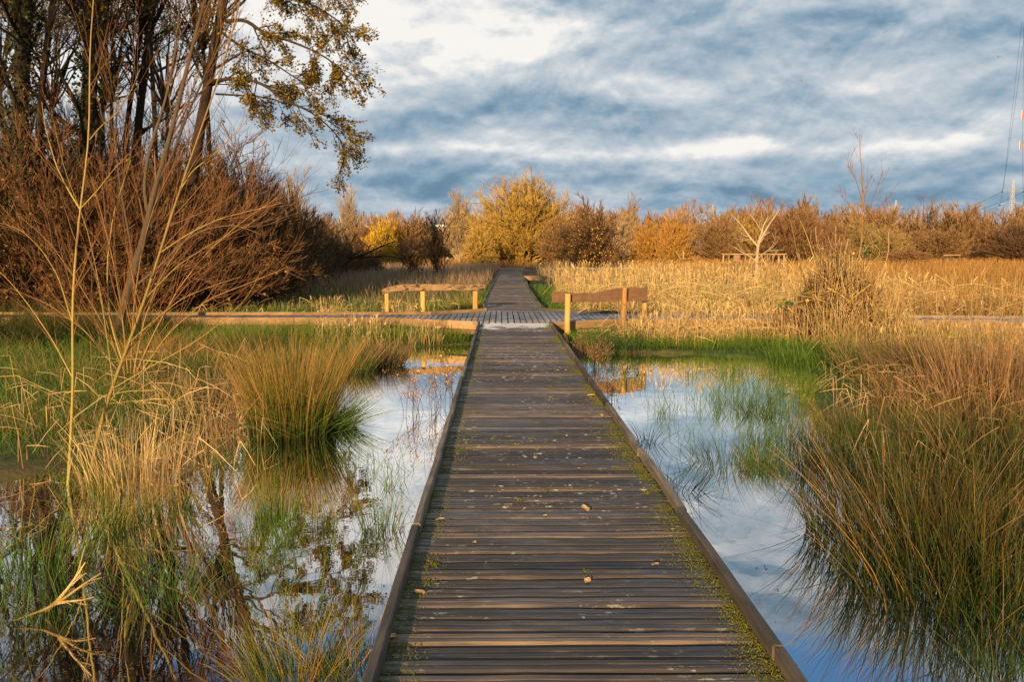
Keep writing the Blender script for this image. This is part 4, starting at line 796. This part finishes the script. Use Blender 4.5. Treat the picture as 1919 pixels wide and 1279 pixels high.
# dock stalks in the pool, dry herbs by the kerb
def herb(label, px, y, n, h, mat, leafm, seed, spread=.3, name='dock_plant'):
    rng = np.random.default_rng(seed); c0 = W(px,600,y); o = thing(name, label, 'plant', (c0[0],y,-.03)); g = Geo()
    pos = np.stack([rng.uniform(-1.4,1.4,n)*spread,rng.uniform(-1.6,1.6,n)*spread,np.zeros(n)],1); gg = Geo(); P = blades(g,pos,h*rng.uniform(.5,1.1,n),rng.normal(.0,.45,n),.003,rng,K=6,sides=3,taper=.5)
    P1,R1 = grow(P,np.full((n,6),.003),5,(.3,1),(.2,.5),(.3,.9),4,.2,.7,rng); g.tubes(P1,np.maximum(R1,.0015),3,rng=rng); g.build('stems', M[mat], o)
    g = Geo(); leaves(g,P1,3,.024,rng); g.build('foliage', M[leafm], o); return o
herb('dead brown dock stalks standing in the left pool', 785, 10.6, 16, .62, 'thick', 'leaf_fall', 1, .16)
herb('dock stalks with yellowish leaves against the left kerb', 838, 11.3, 16, .66, 'thick', 'leaf_yellow', 2, .13)
herb('dry tangled herb beside the right kerb near the rail', 1105, 15.0, 60, .62, 'straw_dull', 'straw_dull', 3, .22, 'dry_herb')
herb('brownish green herb below the brown rail', 1150, 16.6, 60, .6, 'sedge_dark', 'leaf_green', 4, .4, 'dry_herb')
herb('red-stemmed seedling cluster leaning over the right kerb', 1152, 11.6, 9, .36, 'w_red', 'leaf_fall', 5, .06, 'dry_herb')

# ------------------------------------------------------------------ stuff: grass and reeds
def scatter(n, x0, x1, y0, y1, rng, persp=False, keep=None):
    if persp: y = y0*(y1/y0)**rng.random(n)
    else: y = rng.uniform(y0,y1,n)
    x = x0+(x1-x0)*rng.random(n)
    if persp: pass
    z = Hg(x,y); ok = z > -.04
    if keep is not None: ok &= keep(x,y,z)
    return np.stack([x,y,z-.02],1)[ok]
def clump(p, rng, s=.9, thr=.45, seed=7): return p[(vnoise(p[:,0],p[:,1],s,seed)+rng.normal(size=len(p))*.12) > thr]
rng = np.random.default_rng(70)
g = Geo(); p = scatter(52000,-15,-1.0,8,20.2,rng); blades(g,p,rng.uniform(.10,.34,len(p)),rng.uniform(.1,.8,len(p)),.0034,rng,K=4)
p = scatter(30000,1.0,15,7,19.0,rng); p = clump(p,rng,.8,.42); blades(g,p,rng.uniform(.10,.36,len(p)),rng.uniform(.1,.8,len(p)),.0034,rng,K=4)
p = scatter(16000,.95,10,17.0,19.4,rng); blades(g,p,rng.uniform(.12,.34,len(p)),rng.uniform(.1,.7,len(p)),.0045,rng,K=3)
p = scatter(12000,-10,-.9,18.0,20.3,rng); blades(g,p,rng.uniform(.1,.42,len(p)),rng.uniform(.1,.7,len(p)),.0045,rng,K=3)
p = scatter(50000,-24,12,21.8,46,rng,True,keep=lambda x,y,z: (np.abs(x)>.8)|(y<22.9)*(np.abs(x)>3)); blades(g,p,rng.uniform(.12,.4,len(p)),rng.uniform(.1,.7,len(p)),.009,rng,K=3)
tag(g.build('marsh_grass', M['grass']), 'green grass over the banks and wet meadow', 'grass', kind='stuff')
g = Geo(); n = 16000; p = np.stack([rng.uniform(1.3,9,n),3.2+8*rng.random(n)**1.2,np.full(n,-.06)],1); k_ = p[:,0]-np.interp(p[:,1],[3,5,6.5,8,9.5,11],[1.75,2.4,3.1,4.1,5.4,6.6])+rng.normal(size=n)*.12+(vnoise(p[:,0],p[:,1],.8,31)-.5)*.7; p = p[(k_>0)&(p[:,0]<.62*p[:,1]+.6)]; p = clump(p,rng,.5,.40,33)
blades(g,p,rng.uniform(.25,.92,len(p))*np.interp(vnoise(p[:,0],p[:,1],.7,35),[.2,.8],[.6,1.1]),rng.uniform(.05,.8,len(p)),rng.uniform(.002,.0042,len(p)),rng,K=5)
q = []
for i in range(46):
    if i < 26: cx_, cy_ = rng.uniform(-4.4,-1.25), rng.uniform(3.9,8.4)
    else: cy_ = rng.uniform(5.5,15.5); cx_ = rng.uniform(1.15, np.interp(cy_,[5,16],[2.4,4.8]))
    m_ = rng.integers(10,60); sp_ = rng.uniform(.05,.22); q.append(np.stack([cx_+rng.normal(size=m_)*sp_,cy_+rng.normal(size=m_)*sp_,np.full(m_,-.05)],1))
for i in range(55):
    cy_ = rng.uniform(7.5,16); cx_ = float(xr(cy_))+rng.uniform(-1.3,.6)*(1 if cy_ > 10 else .6); m_ = rng.integers(20,90); q.append(np.stack([cx_+rng.normal(size=m_)*.22,cy_+rng.normal(size=m_)*.22,np.full(m_,-.05)],1))
q = np.concatenate(q); q = q[np.abs(q[:,0])>.95]; g3 = Geo(); blades(g3,q,rng.uniform(.12,.42,len(q)),rng.uniform(.05,.9,len(q)),.0026,rng,K=4); tag(g3.build('water_grass', M['grass']), 'sparse green grass blades rising out of the pools', 'grass', kind='stuff')
tag(g.build('rush_bed', M['rush_brown']), 'dark green and rusty rushes crowding the right bank', 'rushes', kind='stuff')
g = Geo(); p = clump(scatter(9000,-15,-1.0,8,20.2,rng),rng,1.0,.58,3); blades(g,p,rng.uniform(.2,.5,len(p)),rng.uniform(.2,1.1,len(p)),.0034,rng,K=4)
p = clump(scatter(24000,1.2,18,8.5,19.2,rng,keep=lambda x,y,z: x>.37*y+.4),rng,1.0,.54,4); blades(g,p,rng.uniform(.25,.85,len(p))*np.interp(p[:,1],[8,12,16,19],[1,.85,.5,.4]),rng.uniform(.1,.9,len(p)),.0038,rng,K=4)
tag(g.build('dead_sedge', M['straw_dull']), 'dull brown dead sedge mixed through the banks', 'grass', kind='stuff')
g = Geo(); p = scatter(52000,-30,2,25,95,rng,True,keep=lambda x,y,z: (x<far_c(y)-1.3)); p = clump(p,rng,2.0,.30,9)
blades(g,p,rng.uniform(.3,.95,len(p))*np.interp(p[:,1],[23,30,40],[.25,.6,1.05]),rng.uniform(.05,.5,len(p)),np.interp(p[:,1],[23,95],[.006,.02]),rng,K=3)
tag(g.build('faded_meadow', M['deadpink']), 'faded pinkish dead grass in the shaded meadow left of the far boardwalk', 'grass', kind='stuff')
# reed bed on the right
def reeds(g, p, h, rng, wd_):
    N = len(p); blades(g,p,h,rng.uniform(.0,.28,N),wd_*.6,rng,K=4,taper=.5)
    blades(g,p+rng.normal(size=(N,3))*np.array([.03,.03,0]),h*rng.uniform(.45,.95,N),rng.uniform(.1,.6,N),wd_*1.1,rng,K=4,curl=2.2,droop=.15)
    k_ = rng.random(N) < .35; q = p[k_].copy(); q[:,2] += h[k_]*.86; blades(g,q,h[k_]*.17,rng.uniform(.1,.8,len(q)),wd_[k_]*3.0 if np.ndim(wd_) else wd_*3,rng,K=3,taper=.3)
g = Geo(); p = scatter(26000,1.9,46,21.6,100,rng,True,keep=lambda x,y,z: (x > 1.8+.02*(y-22))&(x < np.interp(y,[22,40,60,100],[16,15,19,24]))&(y > np.interp(x,RX,RY)+.3)); p = clump(p,rng,1.3,.46,11)
reeds(g,p,rng.uniform(.9,1.75,len(p))*np.interp(p[:,1],[21,23,28,42,70],[.35,.7,1.0,.85,.6])*np.interp(vnoise(p[:,0],p[:,1],1.7,2),[.1,.9],[.5,1.25]),rng,np.interp(p[:,1],[20,100],[.006,.022]))
p = scatter(1300,2.2,6.6,17.7,19.7,rng,keep=lambda x,y,z: y < np.interp(x,FX,FY)-.1); p = clump(p,rng,.9,.3,1); reeds(g,p,rng.uniform(.35,.95,len(p)),rng,np.full(len(p),.0055))
p = scatter(1500,6.6,15,15.5,18.3,rng); p = clump(p,rng,1.1,.5,1); reeds(g,p,rng.uniform(.3,.7,len(p)),rng,np.full(len(p),.0055))
tag(g.build('reed_bed', M['straw']), 'tall bright straw reed bed right of the far boardwalk', 'reeds', kind='stuff')
g = Geo(); p = scatter(30000,9,40,21.5,62,rng,True,keep=lambda x,y,z: (x < .66*y+4)&(x > np.interp(y,[22,40,60],[9,13,17]))&(y > np.interp(x,RX,RY)+.3)); p = clump(p,rng,1.6,.3,5); blades(g,p,rng.uniform(.5,1.15,len(p)),rng.uniform(.05,.5,len(p)),np.interp(p[:,1],[20,60],[.007,.014]),rng,K=4)
p = scatter(46000,12,110,60,190,rng,True,keep=lambda x,y,z: x < .66*y+6); blades(g,p,rng.uniform(.6,1.25,len(p)),rng.uniform(.05,.4,len(p)),np.interp(p[:,1],[60,190],[.02,.05]),rng,K=3)
p = scatter(9000,-60,16,90,150,rng,True); blades(g,p,rng.uniform(.6,1.2,len(p)),rng.uniform(.05,.4,len(p)),.03,rng,K=3)
tag(g.build('rusty_meadow', M['orange_straw']), 'rusty orange rough grassland stretching to the wood', 'grass', kind='stuff')
# straw standing on left by the beam
g = Geo(); p = scatter(1100,-4.4,-1.6,17.6,19.6,rng); p = clump(p,rng,.5,.55,6); reeds(g,p,rng.uniform(.2,.62,len(p)),rng,np.full(len(p),.005))
p = scatter(700,-5.5,-2.0,21.9,23.5,rng); p = clump(p,rng,.6,.55,8); reeds(g,p,rng.uniform(.3,.8,len(p)),rng,np.full(len(p),.006))
p = scatter(1300,-11,-1.2,18.9,20.25,rng,keep=lambda x,y,z: y < np.interp(x,FX,FY)-.06); p = clump(p,rng,.45,.42,16); blades(g,p,rng.uniform(.15,.42,len(p)),rng.uniform(.05,.6,len(p)),.0045,rng,K=4)
p = scatter(1400,2.6,14,17.6,19.7,rng,keep=lambda x,y,z: y < np.interp(x,FX,FY)-.06); p = clump(p,rng,.45,.42,17); blades(g,p,rng.uniform(.25,.7,len(p)),rng.uniform(.05,.6,len(p)),.0045,rng,K=4)
tag(g.build('straw_fringe', M['straw']), 'bright dry stalks fringing the left side boardwalk', 'reeds', kind='stuff')
g = Geo(); p = scatter(9000,-17,-7.2,17.6,20.3,rng); p = clump(p,rng,.7,.3,12); blades(g,p,rng.uniform(.35,1.05,len(p))*np.interp(p[:,0],[-9,-7.2],[1,.5]),rng.uniform(.1,.9,len(p)),.005,rng,K=4)
tag(g.build('dark_sedge', M['rush_brown']), 'dark green and brown sedge hiding the left end of the side boardwalk', 'grass', kind='stuff')
def bent(g, p, h, rng, wd_):
    n = len(p); a = rng.uniform(0,2*np.pi,n); l1 = rng.uniform(.0,.35,n); a2 = a+rng.normal(size=n)*.9; k_ = h*rng.uniform(.35,.75,n); l2 = h*rng.uniform(.3,.7,n); dz = rng.uniform(-.8,.25,n)
    d = np.stack([np.cos(a),np.sin(a),np.zeros(n)],1); d2 = np.stack([np.cos(a2),np.sin(a2),dz],1)
    A = p+np.array([0,0,1.])*k_[:,None]*.5+d*(k_*l1*.35)[:,None]; B = p+np.array([0,0,1.])*k_[:,None]+d*(k_*l1)[:,None]; C = B+d2*(l2*.5)[:,None]; D = C+(d2-np.array([0,0,.18]))*(l2*.5)[:,None]
    g.tubes(np.stack([p,A,B,B+d2*.01,C,D],1), wd_*np.array([1,1,.95,.9,.8,.3])[None,:].repeat(n,0), 2, tint=rng.random(n), rng=rng)
g = Geo(); p = scatter(420,-6.5,-2.6,7.0,13.5,rng,keep=lambda x,y,z: z>-.5); p = clump(p,rng,.8,.45,21); bent(g,p,rng.uniform(.4,1.1,len(p)),rng,.0038)
q = np.stack([rng.uniform(-4.6,-2.7,130),rng.uniform(7.2,11.5,130),np.full(130,-.05)],1); bent(g,q,rng.uniform(.4,1.0,130),rng,.0036)
p = scatter(3600,2.8,14,6.5,17.5,rng,keep=lambda x,y,z: x>.36*y); p = clump(p,rng,.9,.45,22); bent(g,p,rng.uniform(.3,.9,len(p)),rng,.0034)
p = scatter(900,2.0,8,17.2,19.6,rng); bent(g,p,rng.uniform(.3,.9,len(p)),rng,.0055)
p = scatter(2600,1.9,16,21.6,36,rng,True); bent(g,p,rng.uniform(.6,1.6,len(p)),rng,.007)
p = scatter(500,-16,-1.5,21.9,30,rng,True); bent(g,p,rng.uniform(.3,.8,len(p)),rng,.006)
tag(g.build('broken_straw', M['straw']), 'snapped and folded dry reed stems among the grass', 'reeds', kind='stuff')
g = Geo(); n = 11000; p = np.stack([np.where(rng.random(n)<.90, rng.uniform(-4.6,-.9,n), rng.uniform(1.0,4.6,n)), 3.6+12*rng.random(n)**1.5, np.full(n,.004)],1); p = p[(vnoise(p[:,0],p[:,1],.55,41)*.6+vnoise(p[:,0],p[:,1],.17,42)*.5+rng.normal(size=n)*.05 > .60)&(p[:,2] > Hg(p[:,0],p[:,1]))]; n = len(p); a = rng.uniform(0,2*np.pi,n); d = np.stack([np.cos(a),np.sin(a),np.zeros(n)],1); s_ = rng.uniform(.008,.028,n)
g.tubes(p[:,None,:]+d[:,None,:]*s_[:,None,None]*np.array([0,.5,1.])[None,:,None]+np.array([0,0,.002])*rng.random((n,3,1)), s_[:,None]*np.array([.05,.28,.05])[None,:], 2, ref=np.array([[[0,0,1.0]]]), tint=rng.random(n), rng=rng)
tag(g.build('floating_debris', M['thick']), 'dark sodden leaf litter floating on the pools', 'litter', kind='stuff')
# moss along the kerbs
g = Geo(); n = 40000; y = 2.5+16.3*rng.random(n)**1.2; side = np.where(rng.random(n)<.62,1,-1); x = side*(.762-np.abs(rng.normal(size=n))*.035*(1+vnoise(y,y*0,.6,2)*2))
ok = vnoise(y,side*3.0,.45,5) > .40; p = np.stack([x,y,np.full(n,DZ-.002)],1)[ok]; blades(g,p,rng.uniform(.004,.013,len(p)),rng.uniform(.2,1.2,len(p)),.0022,rng,K=3)
for _ in range(26):
    cx_, cy_ = rng.uniform(-.7,.7), rng.uniform(3.4,12); q = np.stack([cx_+rng.normal(size=60)*.012,cy_+rng.normal(size=60)*.012,np.full(60,DZ-.003)],1); blades(g,q,rng.uniform(.006,.016,60),rng.uniform(.2,1.2,60),.003,rng,K=3)
tag(g.build('moss', M['moss']), 'yellow-green moss along the kerbs and between planks', 'moss', kind='stuff')

# fallen leaves on the deck: one prototype, copied
def leaf_mesh(seed):
    r = np.random.default_rng(seed); n = 9; V=[]; F=[]
    for i in range(n):
        s = i/(n-1); w_ = .34*math.sin(math.pi*min(1,s*.98+.02))**.7; zc = .10*s*s+.02*math.sin(s*7)
        for q in (-1,0,1): V.append(((s-.5), q*w_*(1+.12*r.normal()), zc+abs(q)*.10+r.normal()*.01))
    for i in range(n-1):
        for q in (0,1): b = i*3+q; F.append((b,b+1,b+4,b+3))
    b = len(V); V += [(-.5,-.015,.0),(-.5,.015,.0),(-.85,.012,.05),(-.85,-.012,.05)]; F.append((b,b+1,b+2,b+3))
    me = bpy.data.meshes.new('fallen_leaf'); me.from_pydata(V,[],F); a_ = me.attributes.new('tint','FLOAT','POINT'); a_.data.foreach_set('value', np.full(len(V),r.random(),np.float32)); return me
lm = []
for i,mn in enumerate(('leaf_fall','leaf_yellow','leaf_fall','leaf_fall')):
    me = leaf_mesh(i); me.materials.append(M[mn]); lm.append(me)
LF = [(1097,955,.075,0,'pale oval leaf lying mid-deck, the largest on the nearer planks'),(1101,1090,.05,0,'small round pale leaf near the middle of the nearest planks'),(786,1112,.06,2,'brown leaf by the left kerb on the nearest planks'),(825,975,.06,3,'grey leaf curled against the left kerb'),
      (890,1018,.04,0,'small pale leaf left of centre on the near planks'),(1108,742,.09,1,'yellow leaf lying against the right kerb far along the deck'),(1041,692,.05,0,'pale leaf on the far half of the deck'),(1019,675,.06,0,'pale round leaf far along the deck, right of centre'),
      (1085,879,.05,2,'orange-brown leaf right of centre, beyond the largest pale leaf'),(1021,968,.035,0,'tiny pale leaf left of the largest one'),(1062,818,.04,0,'small pale leaf mid-deck beyond the others'),(1128,780,.06,1,'yellowish leaf below the red-stemmed seedlings'),(1058,655,.09,1,'orange leaf near the right kerb by the rail'),
      (1228,1060,.05,2,'brown leaf right of centre on the nearest planks'),(735,1195,.05,2,'rusty leaf on the left kerb at the bottom'),(962,700,.05,3,'brown leaf in the middle of the far deck'),(930,655,.05,1,'yellow leaf on the left of the far deck'),(1060,630,.07,1,'orange leaf at the crossing end of the right kerb')]
for i,(px,py,s_,k_,lb) in enumerate(LF):
    o = bpy.data.objects.new('fallen_leaf', lm[k_]); COL.objects.link(o); c0 = G(px,py,DZ+.004); o.location = tuple(c0); o.scale = (s_,)*3
    o.rotation_euler = (rng.normal()*.12,rng.normal()*.12,rng.uniform(0,6)); tag(o, lb, 'leaf', 'fallen leaves on the boardwalk')

# ------------------------------------------------------------------ far structures
def bar(wd, a, b, t=.1, h=None): wd.board([a,b], t, h or t, up=(0,1,0) if abs(a[2]-b[2])>abs(a[0]-b[0]) else (0,0,1), K=2)
y = 72; fb = thing('footbridge_railing', 'pale timber footbridge railing with upright pickets behind the reeds', 'railing')
wd = Wood(80); xa, xb = W(1352,480,y)[0], W(1474,480,y)[0]; wd.board([(xa,y,1.80),(xb,y,1.80)], .09,.11,K=4); wd.build('top_rail', M['bark_pale'] if False else M['beam'], fb)
wd = Wood(81); wd.board([(xa,y,.95),(xb,y,.95)], .07,.10,K=4); wd.build('lower_rail', M['kerb'], fb)
for i,px in enumerate(np.linspace(1356,1470,12)):
    wd = Wood(82+i); xx = W(px,480,y)[0]; wd.board([(xx,y+.1,-.1),(xx,y+.1,1.73)], .12,.08,up=(0,1,0),K=2); wd.build('picket', M['beam'], fb)
nb = thing('notice_board', 'small pale notice board on a post left of the footbridge railing', 'sign', (W(1381,480,70)[0],70,0))
wd = Wood(99); wd.board([(0,0,1.20),(0,0,1.72)], .42,.06,up=(0,1,0),K=2); o = wd.build('panel', M['beam'], nb)
wd = Wood(98); wd.board([(0,.08,-.1),(0,.08,1.8)], .12,.09,up=(0,1,0),K=2); wd.build('post', M['kerb'], nb)
y = 95; g2 = thing('timber_railing', 'small grey timber railing far off at the right in front of the wood', 'railing')
wd = Wood(97); xa, xb = W(1768,480,y)[0], W(1800,480,y)[0]; wd.board([(xa,y,1.62),(xb,y,1.62)], .09,.12,K=3); wd.build('top_rail', M['beam'], g2)
for px in (1769,1782,1799):
    wd = Wood(int(px)); xx = W(px,480,y)[0]; wd.board([(xx,y+.1,-.1),(xx,y+.1,1.55)], .13,.09,up=(0,1,0),K=2); wd.build('post', M['kerb'], g2)
# pale building behind the shrubs
y = 190; bl = thing('building', 'long pale low building half hidden behind the slender dark shrub', 'building')
def boxm(name, x0,x1,y0,y1,z0,z1, mat, parent):
    V=[(x0,y0,z0),(x1,y0,z0),(x1,y1,z0),(x0,y1,z0),(x0,y0,z1),(x1,y0,z1),(x1,y1,z1),(x0,y1,z1)]; F=[(0,1,5,4),(1,2,6,5),(2,3,7,6),(3,0,4,7),(4,5,6,7),(3,2,1,0)]
    me = bpy.data.meshes.new(name); me.from_pydata(V,[],F); me.materials.append(mat); o = bpy.data.objects.new(name,me); COL.objects.link(o); o.parent = parent; return o
xa, xb = W(765,430,y)[0], W(850,430,y)[0]; zt = W(800,421,y)[2]
boxm('wall', xa,xb,y,y+10,0,zt-.5, plain('render_wall',(.55,.50,.42)), bl); boxm('roof', xa-.4,xb+.4,y-.4,y+10.4,zt-.5,zt, M['white'], bl)
wm = plain('dark_glass',(.05,.06,.07),.2)
for i in range(7):
    x0 = xa+.6+i*(xb-xa-1)/7; boxm('window', x0,x0+.9,y-.03,y-.002,zt-2.6,zt-1.2, wm, bl)

# pylons
def pylon(label, px, ytop, y, seed, armdy=(.14,.32,.50)):
    H_ = W(px,ytop,y)[2]; x0 = W(px,ytop,y)[0]; o = thing('pylon', label, 'pylon', (x0,y,0), 'pylons beyond the wood'); g = Geo(); tr = max(.10, y*.00022)
    def hw(z): return np.interp(z/H_,[0,.45,1],[H_*.075,H_*.030,H_*.008])
    L=[]; zs = np.concatenate([np.linspace(0,.45,6),np.linspace(.45,1,10)[1:]])*H_
    for sx,sy in ((1,1),(1,-1),(-1,1),(-1,-1)):
        for a_,b_ in zip(zs[:-1],zs[1:]): L.append([(sx*hw(a_),sy*hw(a_),a_),(sx*hw(b_),sy*hw(b_),b_)])
    for a_,b_ in zip(zs[:-1],zs[1:]):
        for s_ in (-1,1):
            L.append([(-hw(a_),s_*hw(a_),a_),(hw(b_),s_*hw(b_),b_)]); L.append([(hw(a_),s_*hw(a_),a_),(-hw(b_),s_*hw(b_),b_)]); L.append([(s_*hw(a_),-hw(a_),a_),(s_*hw(b_),hw(b_),b_)])
    P = np.array(L,float); g.tubes(P,np.full((len(P),2),tr),4,rng=np.random.default_rng(1)); g.build('lattice', M['metal'], o, False)
    tips=[]
    for dz,al in zip(armdy,(.145,.165,.15)):
        z = H_*(1-dz); g = Geo(); L=[]
        for s_ in (-1,1):
            tip = (s_*H_*al,0,z); tips.append(tip)
            for sy in (-1,1): L += [[(s_*hw(z),sy*hw(z),z-.3),tip],[(s_*hw(z),sy*hw(z),z+H_*.03),tip]]
        P=np.array(L,float); g.tubes(P,np.full((len(P),2),tr*.8),4,rng=np.random.default_rng(1)); g.build('cross_arm', M['metal'], o, False)
    for tp in tips:
        g = Geo(); P = np.array([[tp,(tp[0],0,tp[2]-H_*.012)],[(tp[0],-.2,tp[2]-H_*.012),(tp[0]-H_*.035,-4,tp[2]-H_*.02)],[(tp[0],-.2,tp[2]-H_*.012),(tp[0]+H_*.035,4,tp[2]-H_*.02)]],float)
        g.tubes(P,np.full((3,2),tr*1.7),5,rng=np.random.default_rng(1)); g.build('insulator', M['cable'], o, False)
    return o, H_, x0, [(x0+t_[0],y,t_[2]-H_*.015) for t_ in tips]
pA,_,_,tA = pylon('nearer tall grey steel pylon at the right edge', 1899, 338, 560, 1)
pB,_,_,tB = pylon('smaller distant pylon above the trees right of the thin sapling', 1679, 375, 860, 2)
pC,_,_,tC = pylon('farthest pylon, only its tips showing above the brown willow', 1337, 383, 1150, 3)
def wire(a, b, sag, n=24):
    t_ = np.linspace(0,1,n)[:,None]; P = np.array(a)*(1-t_)+np.array(b)*t_; P[:,2] -= (4*sag*t_*(1-t_))[:,0]; return P
for i,(a_,b_) in enumerate(zip(tA,tB)):
    P = wire(a_,b_,11); g = Geo(); g.tubes((P-np.array(a_))[None],np.full((1,24),.09),4,rng=rng); o = g.build('power_line', M['cable'],smooth=False); o.location = a_
    lvl = ('upper','middle','lower')[i//2]; tag(o, f'{lvl} {"right" if i%2 else "left"} dark cable sagging between the two right-hand pylons', 'cable', 'power lines between the pylons')
for i,(a_,nx) in enumerate(zip(tA[:4],(1915,1919,1923,1927))):
    b_ = W(nx,40,150); P = wire(a_,b_,5); g = Geo(); g.tubes((P-np.array(a_))[None],np.linspace(.07,.02,24)[None,:],4,rng=rng); o = g.build('power_line', M['cable'],smooth=False); o.location = a_
    tag(o, ('leftmost','second','third','rightmost')[i]+' of the cables climbing steeply from the nearer pylon', 'cable', 'power lines overhead')
for (px,py,lb) in ((1917,215,'upper red and white marker tube hanging on the overhead cables'),(1913,272,'lower red and white marker tube hanging on the overhead cables')):
    y = 300; c0 = W(px,py,y); o = thing('cable_marker', lb, 'marker', tuple(c0), 'markers on the overhead cables')
    g = Geo(); g.tubes(np.array([[(0,0,-1.5),(0,0,1.5)]],float),np.full((1,2),.22),8); g.build('red_tube', M['redp'], o); g = Geo(); g.tubes(np.array([[(-.36,0,-1.5),(-.36,0,1.6)]],float),np.full((1,2),.10),8); g.build('white_tube', M['white'], o)
# birds
def bird(label, px, py, y, span, rz):
    o = thing('bird', label, 'bird', tuple(W(px,py,y)), 'gulls in the sky'); g = Geo(); t_ = np.linspace(-.5,.5,9)
    g.tubes(np.stack([t_*0,t_*span*.5,t_*0],1)[None], (np.array([.004,.03,.05,.06,.06,.055,.04,.02,.004])*span)[None], 8); b = g.build('body', M['bird'], o)
    for s_ in (-1,1):
        u_ = np.linspace(0,1,7); g = Geo(); g.tubes(np.stack([s_*u_*span*.5,-.05*u_**2*span,np.array([0,.10,.15,.16,.13,.09,.04])*span],1)[None],(np.array([.09,.095,.09,.075,.06,.035,.004])*span)[None],2,ref=np.array([[[0,0,1.0]]])); g.build('wing', M['bird'], o)
    o.rotation_euler = (0,.2,rz)
bird('small bird flying above the golden willow', 893,232,120,1.1,.5); bird('small dark bird right of centre in the sky', 1502,154,130,1.0,1.2); bird('pale gull high at the right of the sky', 1871,107,130,1.1,-.4)
bird('small bird near the top of the sky', 1659,60,140,1.0,2.0); bird('white gull low by the pylons', 1866,392,200,1.6,.3)
